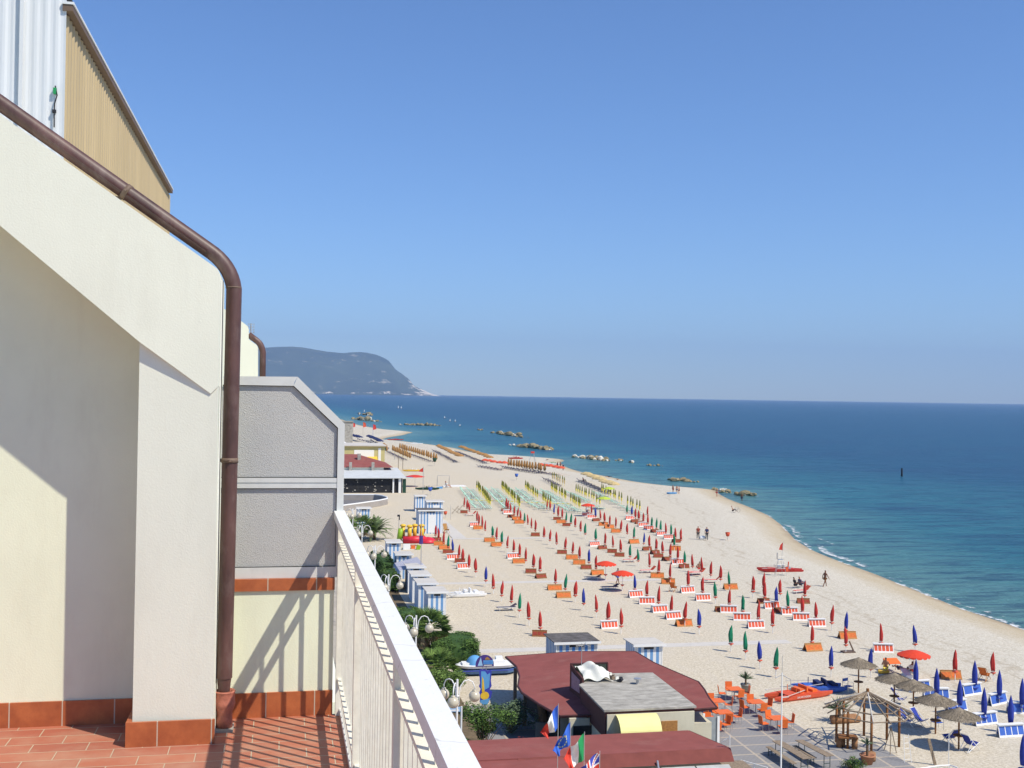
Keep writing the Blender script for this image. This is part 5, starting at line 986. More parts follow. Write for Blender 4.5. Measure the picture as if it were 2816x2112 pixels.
q = gz(2200+1500/7.373, 1880+1590/7.373); mb = MB(); mb.smooth = True; mb.tube([(0,0,0),(0,0,.5)], .3, 14); tag(mb.build('log_stump', 'wood_tan2', loc=(q.x-.15,q.y+.15,0)), 'sawn log stump behind the terracotta pot', 'stump')
# ---------------------------------------------------------------- straw parasols
ST = [(38.9,70.44,2.45,'straw parasol standing alone above the hut frame, with small round table'),(39.5,66.9,2.25,'straw parasol behind, second from the left, tilted'),(39.9,65.3,2.2,'straw parasol in the middle of the overlapping five'),(38.95,61.31,2.42,'straw parasol second from the right, over director chairs'),(38.6,58.4,2.35,'nearest straw parasol, right hand one over blue deck chairs')]
S0 = None
for x, y, h, lb in ST:
    if S0 is None:
        S0 = empty('straw_parasol', (x,y,0), lb, 'parasol', 'straw beach parasols'); rnd = random.Random(4); mb = MB(); mb.smooth = True; mb.lathe([(.01,h+.06),(.2,h-.07),(.6,h-.27),(1.0,h-.43),(1.22,h-.50),(1.1,h-.52),(.6,h-.36),(.01,h-.15)], 26, (0,0,0), 13, .03); mb.build('thatch', 'straw', S0)
        fr_ = MB()
        for i in range(1500):
            a = rnd.uniform(0,6.283); t = rnd.uniform(.08,1)**.6; rr = 1.2*t; z = h-.02-.50*t**1.1; d = Vector((math.cos(a), math.sin(a), 0)); s = Vector((-d.y,d.x,0)); l_ = rnd.uniform(.12,.30); fr_.add([d*rr+s*.02+Vector((0,0,z+.035)), d*rr-s*.02+Vector((0,0,z+.035)), d*(rr+l_*.8)+s*rnd.uniform(-.05,.05)+Vector((0,0,z-l_*.55+.05))], [(0,1,2)])
        fr_.build('loose_straw', 'straw', S0); MB().tube([(0,0,0),(0,0,h-.1)], .05, 8).build('pole', 'wood_brown', S0); mb = MB(); mb.lathe([(.01,.80),(.32,.80),(.32,.84),(.01,.84)], 16); mb.build('round_table', 'wood_brown', S0)
    else: dup(S0, (x,y,0), random.uniform(0,6), lb, None, (1,1,h/2.45))
# blue deck chairs and director chairs
def deckchair(label, mt='blue', col='plastic_white'):
    r = empty('deck_chair', (0,0,0), label, 'deck chair', 'canvas deck chairs'); mb = MB()
    for s in (-1,1): mb.tube([(s*.29,-.45,.05),(s*.29,.55,1.0)], .02, 6); mb.tube([(s*.26,.5,.03),(s*.26,-.45,.50)], .02, 6); mb.tube([(s*.27,.15,.62),(s*.27,.62,.02)], .018, 6)
    mb.tube([(-.29,.55,1.0),(.29,.55,1.0)], .02, 6); mb.build('frame', col, r); mb = MB(); mb.smooth = True
    P = [(-.45,.48),(-.25,.33),(0,.33),(.2,.50),(.38,.78),(.55,.99)]; vs = [(s*.26,y,z) for y,z in P for s in (-1,1)]; mb.add(vs, [(2*i,2*i+1,2*i+3,2*i+2) for i in range(5)]); mb.build('canvas', mt, r); return r
d0 = None
for u, v, fn, rz, lb in ((210,560+250,lambda u,v:(2500+u/7.,1880+v/7.),.5,'blue deck chair leaning just right of the hut frame'),(800,1165,lambda u,v:(2500+u/7.,1880+v/7.),3.3,'dark blue deck chair seen from behind beside the nearest straw parasol'),(1180,1290,lambda u,v:(2500+u/7.,1880+v/7.),1.9,'blue reclined deck chair facing the sea, rightmost'),(640,1010,D_,.9,'blue deck chair under the middle straw parasols'),(720,1230,D_,.7,'dark blue deck chair close to the hut rafters')):
    q = gz(*fn(u, v))
    if d0 is None: d0 = deckchair(lb); d0.location = q; d0.rotation_euler.z = rz
    else: dup(d0, q, rz, lb)
q = gz(*D_(1500,770)); o = deckchair('orange canvas deck chair right of the blue umbrellas', 'orange_canvas', 'wood_tan'); o.location = q; o.rotation_euler.z = 2.2
q = gz(*K_(1560,930)); dup(o, q, 2.4, 'orange deck chair standing among the folded beds in third row')
for u, v, lb in ((1330,255,'bare steel folding chair frame left of the first umbrellas'),(1410,240,'second bare folding chair frame next to the first one')):
    q = gz(900+u/3.687-0, 1100+(v+905)/3.687); 
def director(label):
    r = empty('director_chair', (0,0,0), label, 'chair', 'blue director chairs'); mb = MB()
    for s in (-1,1): mb.tube([(s*.28,-.22,0),(s*.28,-.22,.68),(s*.28,.24,.68),(s*.28,.24,0)], .018, 6); mb.tube([(s*.28,.24,.6),(s*.28,.26,.95)], .018, 6)
    mb.build('frame', 'steel', r); MB().box((0,0,.45), (.54,.45,.02)).build('seat', 'royal_blue', r); MB().box((0,.25,.84), (.56,.02,.2)).build('backrest', 'royal_blue', r); return r
q = gz(2500+540/7, 1880+880/7.); dr = director('blue director chair beside the pole of a straw parasol'); dr.location = q; dr.rotation_euler.z = 3.3
q = gz(*D_(118,895)); dup(dr, q, .4, 'blue backed director chair behind the blue catamaran')
q = gz(2500+120/7, 1880+1600/7.); lad = empty('ladder_frame', (q.x-.1,q.y+.6,0), 'thin white ladder frame near the bottom edge', 'ladder', None, .1); mb = MB(); mb.tube([(-.2,0,0),(-.05,.3,1.5)], .015, 5); mb.tube([(.25,0,0),(.25,.3,1.5)], .015, 5)
for i in range(5): mb.tube([(-.18+.03*i,.05+.06*i,.2+.28*i),(.25,.05+.06*i,.2+.28*i)], .012, 5)
mb.build('frame', 'plastic_white', lad)
q = gz(2500+470/7, 1880+1560/7.); mb = MB(); mb.box((0,0,.7), (.16,.05,1.5), Ry(-.28)); tag(mb.build('leaning_plank', 'wood_old', loc=(q.x-.1,q.y,0)), 'dark leaning plank beside the ladder frame', 'plank')
q = gz(2500+760/7, 1880+1620/7.); tag(MB().tube([(0,0,0),(0,0,1.9)], .02, 6).build('thin_post', 'plastic_white', loc=(q.x,q.y,0)), 'thin white post at the lower right edge', 'post')
mb = MB(); pts = [gz(x, y, .9) for x, y in ((2500,2118),(2540,2112),(2580,2106),(2612,2104),(2630,2110),(2645,2120))]; mb.tube(pts, .035, 6)
for p in pts: mb.tube([(p.x,p.y,0),(p.x,p.y,.9)], .02, 5)
tag(mb.build('white_rail', 'plastic_white'), 'low white rail curving along the bottom edge', 'railing')
mb = MB(); P0, P1, P2 = gz(2020,2102,1.0), gz(2039,2091,1.0), gz(2110,2111,1.0); mb.tube([P0,P1,P2], .03, 6)
for p in (P0,P1,(P1+P2)/2,P2): mb.tube([(p.x,p.y,0),p], .025, 5)
tag(mb.build('corner_railing', 'plastic_white'), 'white corner railing beside the pavilion store', 'railing')
# ---------------------------------------------------------------- bins, small beach things
def bin_(q, mt, label, s=1.):
    r = empty('litter_bin', (q.x,q.y,0), label, 'bin', 'small beach bins'); MB().tube([(0,0,0),(0,0,.5*s)], .03, 6).build('stand', 'steel', r); mb = MB(); mb.smooth = True; mb.lathe([(.02,.45*s),(.16*s,.5*s),(.27*s,.9*s),(.2*s,.92*s)], 12); mb.build('bowl', mt, r)
for fn, u, v, mt, lb, s in ((C_,372,690,'orange_red','lone red bin bowl right of the two walkers',1.3),(A_,975,1388,'red','red bin at the corner of the large striped cabin',1.2),(A_,1197,1198,'orange_red','orange bin at the top right of the large striped cabin',1.2),(A_,1043,965,'royal_blue','blue bin behind the narrow farthest cabin',1.7),(Bp,75,630,'royal_blue','blue bin on the empty sand behind the mint club',1.7),(A_,1088,668,'green_dark','dark green bin on the far empty sand',2.4),(A_,573,560,'green_dark','dark green bin beyond the far restaurant',2.6)):
    bin_(gz(*fn(u, v)), mt, lb, s)
pg = empty('inflatable_playground', (18.0,151,0), 'inflatable playground with yellow columns and a red slide', 'playground'); mb = MB(); mb.smooth = True
for dx, dy in ((-1.6,.4),(-.8,-.4),(0,.5),(.9,.2)): mb.tube([(dx,dy,.5),(dx,dy,2.1)], .28, 10); mb.lathe([(.42*math.cos(t), .22*math.sin(t)) for t in np.linspace(-1.5,1.5,7)], 12, (dx,dy,2.2))
mb.build('columns', 'slide_yellow', pg); mb = MB(); mb.smooth = True; mb.lathe([(1.2*math.cos(t), .7*math.sin(t)) for t in np.linspace(0,1.5,7)], 16, (1.6,-.9,.1)); mb.box((-.2,-.6,.45), (3.,1.6,.8)); mb.build('base_and_slide', 'slide_red', pg)
mb = MB(); mb.smooth = True; mb.tube([(-2.2,-.5,.3),(-2.0,-.5,1.9)], .35, 10); mb.tube([(1.1,.6,0),(1.1,.6,1.8)], .2, 8); mb.build('green_tubes', 'slide_green', pg)
q = gz(940+1390/7.373, 1400+800/7.373); py = empty('play_table', (q.x,q.y,0), 'small yellow, orange and green play piece before the playground', 'toy'); MB().box((0,0,.4),(1.6,.8,.1)).build('top', 'skin', py); MB().box((.3,-.3,.2),(.5,.4,.5)).build('orange_block', 'orange', py); MB().box((.9,-1.2,.3),(.5,.3,.6),Ry(.3)).build('green_block', 'slide_green', py); MB().box((-.6,-.9,.35),(.9,.5,.7)).build('white_box', 'plastic_white', py)
q = gz(900+1205/3.687, 1100+1350/3.687); o = deckchair('ochre folding chair at the side of the large striped cabin', 'ochre', 'wood_tan'); o.location = q; o.rotation_euler.z = .3; o.scale = (1.1,1.1,1.3)
def goal(q, w, h, label):
    mb = MB(); mb.tube([(-w/2,0,0),(-w/2,0,h),(w/2,0,h),(w/2,0,0)], .05, 6); mb.tube([(-w/2,1,0),(-w/2,0,h)], .03, 5); mb.tube([(w/2,1,0),(w/2,0,h)], .03, 5); tag(mb.build('goal_frame', 'antenna', loc=(q.x,q.y,0)), label, 'goal')
goal(Vector((34.8,242,0)), 2.6, 2.3, 'thin pale goal frame beside the man in white'); goal(Vector((31,338,0)), 5.5, 2.6, 'thin far goal frame behind the yellow building')
q = gz(900+1250/3.687, 1100+1215/3.687); tag(MB().tube([(0,0,0),(0,0,2.3)], .03, 6).build('net_post', 'steel', loc=(q.x,q.y,0)), 'thin post left of the bare folding chairs', 'post')
for i, (u, v) in enumerate(((1300,1150),(1345,1140))):
    q = gz(900+u/3.687, 1100+v/3.687); mb = MB()
    for s in (-.3,.3): mb.tube([(-.6,s,0),(.5,s,1.25)], .025, 5); mb.tube([(.6,s,0),(-.5,s,.8)], .025, 5)
    tag(mb.build('folding_frame', 'wood_old', loc=(q.x,q.y,0)), ['left bare crossed folding chair frame, empty','right bare crossed folding chair frame, empty'][i], 'chair frame')
fp = empty('flagpole', (28.2,224.6,0), 'far flagpole with a red flag beside the dark restaurant', 'flagpole'); ft = gy(*A_(970,675), 224.6).z; MB().tube([(0,0,0),(0,0,ft)], .05, 6).build('pole', 'steel', fp)
mb = MB(); mb.add([(0,0,ft-.2),(0,0,ft-1.1),(-1.0,.1,ft-1.0),(-.5,0,ft-.5)], [(0,1,2,3)]); mb.build('flag', 'flag_red', fp)
q = gz(*A_(890,775), 2.2); o = open_umbrella(q.x, q.y, 2.2, 'flag_red', 'far red and blue striped parasol beside the dark restaurant', 'flag_blue', None, 2.0, n=10)
o2 = [c for c in o.children if c.name.startswith('canopy')][0]; 
for i, f in enumerate(o2.data.polygons): f.material_index = 1 if (i % 10) in (0,1,2,3) else 0
# ---------------------------------------------------------------- further restaurant, wall, yellow building
rt2 = empty('far_restaurant', (16,230,0), 'dark open sided restaurant with white awning and maroon pyramid roof', 'building')
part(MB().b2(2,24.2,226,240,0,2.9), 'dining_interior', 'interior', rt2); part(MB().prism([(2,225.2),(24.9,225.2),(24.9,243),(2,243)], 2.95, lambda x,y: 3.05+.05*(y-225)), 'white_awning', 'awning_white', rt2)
part(MB().b2(23.4,23.9,225.6,226,0,2.9).b2(22.2,22.5,225.6,226,0,2.9), 'white_column', 'plastic_white', rt2); part(MB().b2(24.25,24.9,225.7,226,0,2.8), 'green_shutter', 'green_dark', rt2)
mb = MB(); mb.add([(6,238,4.3),(23.5,238,4.3),(23.5,256,4.3),(6,256,4.3),(16.5,247,6.6),(13,247,6.6)], [(0,1,4,5),(1,2,4),(2,3,5,4),(3,0,5)]); part(mb, 'roof', 'roof_felt', rt2); part(MB().b2(6.3,21.5,238.4,255,3.0,4.28), 'clerestory_wall', 'stucco_white', rt2)
[part(MB().b2(*k__), 'chimney', 'concrete', rt2) for k__ in ((16.3,17.0,243,243.8,4.5,6.9),(14.2,14.8,237.6,238,3.2,5.4),(18.9,19.5,237.6,238,3.2,5.4))]
rnd = random.Random(9); mb = MB()
for i in range(26): mb.box((rnd.uniform(12,23.5), 225.9, rnd.uniform(.3,2.6)), (rnd.uniform(.1,.5),.05,rnd.uniform(.05,.25)))
part(mb, 'tables_and_glints', 'concrete', rt2)
wl = MB(); zt_ = 1.0
pth = [(4,211.5),(12,211.0),(17.4,210.6),(18.6,208.8),(19.2,205.5),(19.0,202.5),(17.2,199.2),(13.5,194.3),(9,189),(6,187)]
for i in range(len(pth)-1):
    a, b = Vector((*pth[i],0)), Vector((*pth[i+1],0)); d = (b-a); an_ = math.atan2(d.y,d.x); c = (a+b)/2; wl.box((c.x,c.y,.5), (d.length,.16,1.0), Rz(an_)); 
tag(wl.build('promenade_wall', 'wall_promenade'), 'low curved grey parapet round the end of the promenade', 'wall')
cp_ = MB()
for i in range(len(pth)-1): a, b = pth[i], pth[i+1]; cp_.tube([(a[0],a[1],1.04),(b[0],b[1],1.04)], .13, 6)
cpo = cp_.build('coping', 'plastic_white', [o for o in COL.objects if o.name == 'promenade_wall'][0])
yb = empty('yellow_building', (22,300,0), 'low yellow building with white shutters far along the promenade', 'building'); part(MB().b2(4,27,297,310,0,6.0), 'wall', 'wall_ochre', yb); part(MB().b2(3.5,27.4,296.4,311,6.0,6.25), 'roof', 'boardwalk', yb)
part(MB().b2(19,24.2,296.9,297,2.8,5.0).b2(25.3,26.0,296.9,297,1.5,5.5), 'white_shutter', 'plastic_white', yb); part(MB().prism([(19,294.5),(25,294.5),(25,297),(19,297)], 2.3, lambda x,y: 2.4+.35*(y-294.5)), 'awning', 'slide_yellow', yb)
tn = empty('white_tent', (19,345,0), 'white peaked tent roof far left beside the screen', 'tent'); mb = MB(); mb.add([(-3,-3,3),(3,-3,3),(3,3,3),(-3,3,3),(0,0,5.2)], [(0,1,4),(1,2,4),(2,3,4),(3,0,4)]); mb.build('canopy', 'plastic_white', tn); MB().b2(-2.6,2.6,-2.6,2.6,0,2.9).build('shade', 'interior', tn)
gh = empty('grey_hut', (24.5,440,0), 'grey box hut at the far end of the beach', 'hut'); MB().b2(-3,3,0,6,0,8.5).build('body', 'concrete', gh); MB().b2(-3.2,3.2,-.3,6.2,8.5,8.9).build('roof', 'wall_grey', gh)
for i, (u, v, h) in enumerate(((495,640,9),(440,650,7),(538,640,6),(720,720,6),(765,715,9))):
    q = gz(*A_(u, v)); r = tag(MB().tube([(0,0,0),(0,0,h*.7)], .08, 5).build('thin_mast', 'wood_old', loc=(q.x,q.y,0)), f'thin bare mast {["left of the goal frame","leftmost, near the yellow building","inside the far goal frame","between restaurant and yellow boats","with dark lamp head behind the yellow boats"][i]}', 'mast', 'thin masts')
for i, (u, v, c) in enumerate(((262,290,'flag_red'),(362,290,'orange_red'),(462,320,'flag_red'))):
    q = gz(*A_(u, v+60)); r = empty('feather_banner', (q.x,q.y,0), f'{["left","middle","right"][i]} bright banner on the farthest beach', 'banner', 'far beach banners'); r.scale = (.6,.6,.75); MB().tube([(0,0,0),(0,0,8)], .08, 5).build('mast', 'flag_blue' if i == 2 else 'wood_old', r); mb = MB(); mb.add([(0,0,8),(.1,0,4.5),(2.6,.5,5),(2,0,7.4)] if i else [(0,0,7.6),(.1,0,4.6),(1.6,.5,5),(1.5,0,7)], [(0,1,2,3)]); mb.build('cloth', c, r)
# ---------------------------------------------------------------- breakwater boulders
def boulder(seed):
    rnd = random.Random(seed); bm = bmesh.new(); bmesh.ops.create_icosphere(bm, subdivisions=2, radius=1)
    pl = [(Vector((rnd.gauss(0,1),rnd.gauss(0,1),rnd.gauss(0,1))).normalized(), rnd.uniform(.55,.85)) for _ in range(9)]
    for v in bm.verts:
        for n_, d in pl:
            k = v.co.dot(n_)-d
            if k > 0: v.co -= n_*k
        v.co *= rnd.uniform(.95,1.05); v.co.z *= .75
    me = bpy.data.meshes.new('boulder'); bm.to_mesh(me); bm.free(); me.materials.append(M['rock']); return me
BM = [boulder(i) for i in range(6)]; BMw = []
for m_ in BM[:2]: q = m_.copy(); q.materials.clear(); q.materials.append(M['rock_pale']); BMw.append(q)
RK = [((54.4,883),(67.1,793),14,3.6,'farthest breakwater left of the sea view'),((74.9,1067),(82.1,1018),7,3.2,'small breakwater behind the farthest one'),((75.3,731),(102,718),26,1.9,'long straight breakwater off the sand spit'),((111.2,639),(113.6,637),4,1.5,'tiny reef between two breakwaters'),((112.2,597),(115.9,528),26,2.2,'breakwater upper right of the orange umbrellas'),
 ((92.9,443),(100.5,409),34,2.0,'large breakwater off the red trestle chair'),((91.7,451),(92.1,447),2,1.2,'low rocks left of the large breakwater'),((95.9,364),(102.7,343),24,1.8,'breakwater with pale slabs off the sand spit'),((105.1,345.5),(107.1,344),3,1.2,'awash pale rocks right of the pale slab breakwater'),((106.2,335),(108.2,337),3,1.2,'small dark rock pair further right'),((107.7,323),(112.1,319),5,.8,'low awash reef in the open water'),((93.4,266),(99.8,258),11,1.3,'breakwater opposite the three bathers'),((96.2,238),(95.1,228),10,1.2,'rocks touching the sand point'),((94.9,225.4),(98.5,221.4),11,1.25,'breakwater just off the sand point')]
rnd = random.Random(11)
for a, b, n_, s, lb in RK:
    for i in range(n_):
        t = (i+rnd.uniform(0,.9))/n_; L = math.hypot(b[0]-a[0], b[1]-a[1]); nx_, ny_ = -(b[1]-a[1])/L, (b[0]-a[0])/L; j = rnd.uniform(-1,1)*s*.9; env = math.sin(math.pi*min(1,max(.12,t)))**.5
        x, y = a[0]+(b[0]-a[0])*t+nx_*j, a[1]+(b[1]-a[1])*t+ny_*j; pale = rnd.random() < .16 or ('pale' in lb and rnd.random() < .3)
        o = bpy.data.objects.new('boulder', (rnd.choice(BMw) if pale else rnd.choice(BM))); COL.objects.link(o); k = s*rnd.uniform(.45,.95)*env; o.location = (x,y,-.55+k*rnd.uniform(.05,.55)); o.scale = (k*rnd.uniform(.8,1.3),k*rnd.uniform(.8,1.3),k*rnd.uniform(.7,1.1)); o.rotation_euler = (rnd.uniform(-.3,.3),rnd.uniform(-.3,.3),rnd.uniform(0,6))
        tag(o, ('pale ' if pale else 'brown ')+'boulder of the '+lb, 'boulder', lb)
tag(MB().tube([(0,0,-1),(0,0,2.2)], [.28,.22], 8).build('sea_post', 'dark', loc=(165.9,278.5,-.5)), 'dark post standing alone in the open sea', 'post')
# ---------------------------------------------------------------- people
def skinned(name, J, E, mt, parent, sub=1):
    ks = list(J); me = bpy.data.meshes.new(name); me.from_pydata([J[k][0] for k in ks], [(ks.index(a), ks.index(b)) for a, b in E], []); me.materials.append(M[mt]); o = bpy.data.objects.new(name, me); COL.objects.link(o); o.parent = parent
    md = o.modifiers.new('skin', 'SKIN'); md.use_smooth_shade = True
    for i, k in enumerate(ks): sv = me.skin_vertices[0].data[i]; r_ = J[k][1]; sv.radius = r_ if isinstance(r_, tuple) else (r_, r_); sv.use_root = (i == 0)
    s = o.modifiers.new('sub', 'SUBSURF'); s.levels = sub; s.render_levels = sub; return o
def person(loc, rz, pose, label, skin='skin', top=None, bottom='navy', s=1., hair='hair', z=0.):
    r = empty('person', (loc[0],loc[1],z), label, 'person', None, rz); r.scale = (s,)*3
    V3 = Vector; hip = V3((0,0,.93)); 
    if pose in ('sit','lie'): hip = V3((0,0,.16 if pose == 'lie' else .20))
    if pose == 'lie': dirT = V3((0,.95,.12)); 
    else: dirT = V3((0,.06 if pose == 'stand' else -.25 if pose == 'sit' else -.05,1)).normalized()
    dirT = dirT.normalized() if pose != 'sit' else V3((0,.3,.95)).normalized()
    ch = hip+dirT*.42; nk = hip+dirT*.56; hd = hip+dirT*.70; ht = hip+dirT*.80; J = {'hip':(hip,(.15,.11)),'waist':(hip+dirT*.2,(.12,.09)),'chest':(ch,(.155,.10)),'neck':(nk,.055),'head':(hd,(.085,.10)),'crown':(ht,(.07,.08))}; E = [('hip','waist'),('waist','chest'),('chest','neck'),('neck','head'),('head','crown')]
    for sx, n_ in ((-1,'l'),(1,'r')):
        sh = ch+V3((sx*.17,0,0))+dirT*.05
        if pose == 'stand': el, ha = sh+V3((sx*.07,.02,-.28)), sh+V3((sx*.08,-.06,-.53)); kn, fo = V3((sx*.10,-.02,.50)), V3((sx*.11,0,.07)); 
        elif pose == 'walk': el, ha = sh+V3((sx*.07,sx*.12,-.27)), sh+V3((sx*.08,sx*.2-.08,-.50)); kn, fo = V3((sx*.09,-.18*sx-.03,.52)), V3((sx*.09,-.34*sx+.04,.08 if sx > 0 else .10))
        elif pose == 'sit': el, ha = sh+V3((sx*.10,-.05,-.25)), sh+V3((sx*.08,-.30,-.32)); kn, fo = V3((sx*.14,-.42,.42)), V3((sx*.14,-.62,.07))
        else: el, ha = sh+V3((sx*.16,.05,-.02)), sh+V3((sx*.30,.2,.0)); kn, fo = V3((sx*.10,-.42,.22)), V3((sx*.10,-.82,.07))
        toe = fo+(V3((0,-.16,-.03)) if pose != 'lie' else V3((0,-.04,.12))); J.update({'sh'+n_:(sh,.055),'el'+n_:(el,.042),'wr'+n_:(ha,.03),'hand'+n_:(ha+(ha-el).normalized()*.12,(.035,.02)),'hipj'+n_:(hip+V3((sx*.09,0,-.04 if pose != 'lie' else 0)),.085),'kn'+n_:(kn,.058),'fo'+n_:(fo,.040),'toe'+n_:(toe,(.04,.028))})
        E += [('chest','sh'+n_),('sh'+n_,'el'+n_),('el'+n_,'wr'+n_),('wr'+n_,'hand'+n_),('hip','hipj'+n_),('hipj'+n_,'kn'+n_),('kn'+n_,'fo'+n_),('fo'+n_,'toe'+n_)]
    skinned('body', J, E, skin, r)
    J2 = {'a':(hd+dirT*.05+V3((0,.02,0)),(.098,.105)),'b':(ht+V3((0,.015,.0)),(.085,.09))}; skinned('hair', J2, [('a','b')], hair, r)
    if top:
        K = {'waist':(hip+dirT*.04,(.165,.125)),'m':(hip+dirT*.22,(.145,.115)),'chest':(ch,(.18,.125)),'n':(ch+dirT*.08,(.10,.08))}; EE = [('waist','m'),('m','chest'),('chest','n')]
        for n_ in 'lr': sh, el = J['sh'+n_][0], J['el'+n_][0]; K['s'+n_] = (sh,.075); K['e'+n_] = (sh.lerp(el,.75),.062); EE += [('chest','s'+n_),('s'+n_,'e'+n_)]
        skinned('shirt', K, EE, top, r)
    if bottom:
        full = bottom in ('dark','jeans'); K = {'hip':(hip+dirT*.02,(.165,.125))}; EE = []
        for n_ in 'lr': hj, kn, fo = J['hipj'+n_][0], J['kn'+n_][0], J['fo'+n_][0]; K['h'+n_] = (hj,.10); K['k'+n_] = (hj.lerp(kn,.6 if not full else 1),.082 if not full else .068); EE += [('hip','h'+n_),('h'+n_,'k'+n_)]
        if full:
            for n_ in 'lr': K['f'+n_] = (J['fo'+n_][0],.052); EE.append(('k'+n_,'f'+n_))
        skinned('trousers', K, EE, bottom, r)
    return r
def at(fn, u, v): return gz(*fn(u, v))
person((58.05,150.4), 2.9, 'walk', 'person in a dark red shirt and black trousers carrying one end of a bundle', top='maroon', bottom='dark', s=1.08)
person((59.0,149.5), 2.8, 'walk', 'person in a navy shirt with backpack carrying the other end of a bundle', top='navy', bottom='dark', s=1.08)
mb = MB(); mb.smooth = True; mb.lathe([(.01,0),(.3,.02),(.38,.2),(.25,.42),(.01,.5)], 12, (0,0,0), 5, .15); o = tag(mb.build('white_bundle', 'sheet_white', loc=(58.5,149.9,.12)), 'pale sack carried low between the two walking people', 'bundle'); o.scale = (1.2,.6,1)
person((57.2,110.9), 1.9, 'walk', 'tanned person walking alone near the waterline behind the last rows', 'skin_dark', None, 'wood_brown', 1.05)
q = at(C_, 425, 400); person((q.x,q.y), 1.2, 'sit', 'person crouching beside a bicycle on the empty sand', 'skin', None, 'dark', z=.15)
bk = empty('bicycle', (q.x+.5,q.y-.4,0), 'bicycle lying tilted beside the crouching person', 'bicycle', None, .3)
for dx in (-.52,.52): mb = MB(); mb.tube([(dx+.32*math.cos(t),.0,.33+.32*math.sin(t)) for t in np.linspace(0,6.2832,17)], .02, 6, False); mb.build('wheel', 'dark', bk)
mb = MB(); mb.tube([(-.52,0,.33),(-.1,0,.75),(.42,0,.75),(.0,0,.32),(-.1,0,.75)], .02, 6); mb.tube([(.52,0,.33),(.38,0,.95)], .02, 6); mb.tube([(.38,-.22,.95),(.38,.22,.95)], .018, 6); mb.box((-.14,0,.86),(.22,.12,.05)); mb.build('frame', 'steel', bk)
person((90.7,211.3), 2.5, 'stand', 'dark bather standing in the shallows by the sand point', 'skin_dark', None, 'navy', z=-.7)
q = at(C_, 262, 245); person((q.x,q.y), 2.2, 'walk', 'bather in red on the sand point beside the rocks', 'skin', None, 'red')
for i, (u, v, lb, b) in enumerate(((1662,760,'left bather beside the blue inflatable at the waterline','red'),(1700,765,'middle bather beside the blue inflatable','navy'),(1722,772,'right bather in swimwear beside the inflatable','maroon'))): q = at(Bp, u, v); person((q.x,q.y), 2+i, 'stand', lb, 'skin', None, b)
q = at(Bp, 1650, 772); o = tag(hull(MB(), 2.2, 1.1, .4, 0).build('inflatable_boat', 'sky_blue', loc=(q.x,q.y,0)), 'blue inflatable dinghy at the feet of the bathers', 'boat')
q = at(K_, 430, 795); person((q.x,q.y), 2.1, 'walk', 'person in blue shorts walking under the open red umbrella', 'skin_dark', 'flag_white', 'royal_blue', 1.02)
for u, v, fn, ps_, lb, top, b in ((500,700,D_,'sit','sunbather with dark hair at the left of the orange beach tent',None,'yellow'),(640,700,D_,'lie','sunbather lying beside the orange beach tent',None,'navy'),(760,740,D_,'sit','sunbather in pale cloth under the large red umbrella','cloth_white','cloth_white'),(1060,1175,C_,'sit','sunbather with dark top reading near the end of the rows','dark','dark'),(1112,1168,C_,'sit','sunbather sitting upright beside the last red umbrella','shirt_purple','jeans'),(80,1005,C_,'sit','person sitting on a white striped lounger in the fourth row',None,'red'),(490,505,Bp,'stand','bather standing at the far inlet, left one',None,'navy'),(520,505,Bp,'stand','bather standing at the far inlet, middle one',None,'navy'),(548,530,Bp,'stand','bather with dark clothes at the far inlet','navy','dark'),(385,425,Bp,'lie','far sunbather lying on the sand spit',None,'red'),(1010,598,Bp,'lie','sunbather lying by the water behind the beige umbrellas',None,'dark'),(1100,626,Bp,'lie','second sunbather lying by the water, nearer the bathers',None,'ochre'),(755,640,Bp,'sit','person in red among the far loungers','red','dark'),(1010,750,Bp,'sit','person in dark under the farther lime umbrella','dark','dark'),(790,950,Bp,'sit','person under the seaward open red umbrella','flag_white','navy')):
    q = at(fn, u, v); person((q.x,q.y), random.uniform(1.6,3.2), ps_, lb, 'skin' if random.random() < .6 else 'skin_dark', top, b, z=.25 if ps_ != 'stand' and fn is not Bp else 0)
q = gz(940+1045/7.373, 1400+1560/7.373); person((11.9,112.2), 2.6, 'sit', 'person in a lilac shirt sitting in the shade beside the hedge', 'skin_dark', 'shirt_purple', 'dark', 1.1, z=.35)
q = gz(*A_(1212,890)); person((q.x,q.y), 2., 'sit', 'man in white crouching by the thin goal frame', 'skin', 'plastic_white', 'plastic_white', 1.5)
tag(MB().box((0,0,.12),(5,1.2,.25)).box((0,0,.3),(4.2,.8,.1)).build('white_board', 'plastic_white', loc=(37.0,240.5,0)), 'long white board lying on the sand by the crouching man', 'board')
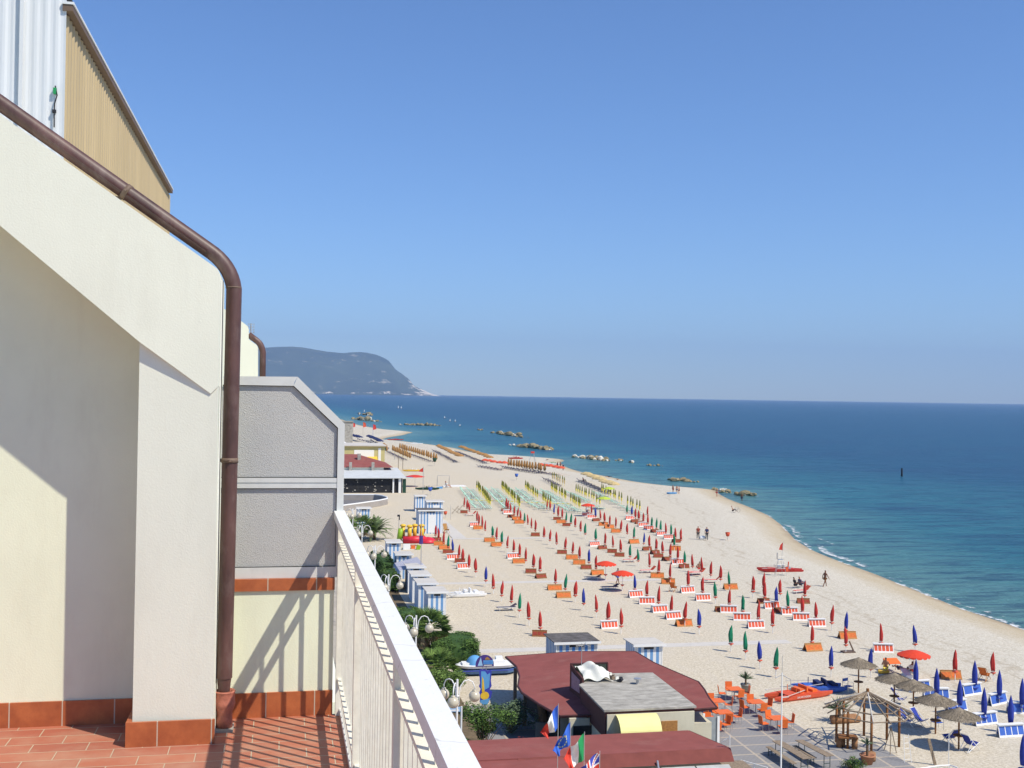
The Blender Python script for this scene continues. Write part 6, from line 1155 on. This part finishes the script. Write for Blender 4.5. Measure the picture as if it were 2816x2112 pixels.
tag(MB().box((0,0,.15),(1.2,.6,.3)).box((.3,0,.35),(.5,.5,.12)).build('blue_box', 'sky_blue', loc=(33.2,236.2,0)), 'small blue box on the sand left of the man in white', 'box')
# beach tent and towels by the big open umbrella
bt = empty('beach_tent', (q.x,q.y,0), 'low orange awning stretched over beds under the open umbrella', 'tent'); q = at(D_, 585, 690); bt.location = (q.x,q.y+.3,0)
MB().prism([(-.55,-.3),(.55,-.35),(.6,.4),(-.5,.4)], .62, lambda x,y: .64+.35*(y+.35)).build('cloth', 'orange', bt); mb = MB()
for a, b in ((-.5,-.3),(.5,-.3),(.5,.35),(-.5,.35)): mb.tube([(a,b,0),(a,b,.7)], .02, 5)
mb.build('legs', 'wood_tan', bt)
q = at(D_, 710, 745); tag(MB().box((0,0,.35),(.55,.9,.05),Rx(.5)).box((0,-.1,.15),(.5,.7,.28)).build('white_towel_bed', 'plastic_white', loc=(q.x,q.y,0)), 'bed covered by a white towel right of the orange awning', 'bed')
q = at(D_, 480, 700); o = tag(hull(MB(), .9, .6, .25, 0).build('rubber_ring_boat', 'slide_yellow', loc=(q.x,q.y,0)), 'small yellow inflatable left of the orange awning', 'inflatable')
q = at(E_, 1600, 488); tag(MB().box((0,.1,.05),(1.0,.6,.1)).box((.25,0,.45),(.08,.12,.95),Ry(-.45)).build('umbrella_stand', 'brown_metal', loc=(q.x,q.y,0)), 'dark heavy stand at the foot of a red umbrella near centre right', 'stand')
for i, (u, v, fn) in enumerate(((1190,185,A_),(1245,215,A_),(1297,220,A_),(1345,265,A_),(375,120,A_),(325,150,A_),(410,160,A_),(720,82,A_),(750,85,A_))):
    q = gz(*fn(u, v), -.4); s = q.y/1000.; r = empty('sailboard', (q.x,q.y,-.45), f'tiny {ordn(i+1)} white sail on the far water counting from the right cluster', 'sailboard', 'white sails on the far sea'); mb = MB(); mb.prism_y([(-.5*s,.3),(.5*s,.3),(.1*s,2.4*s)], 0, .06); mb.build('sail', 'plastic_white', r); hull(MB(), 1.6*s, .5, .3, 0).build('hull', 'dark', r)
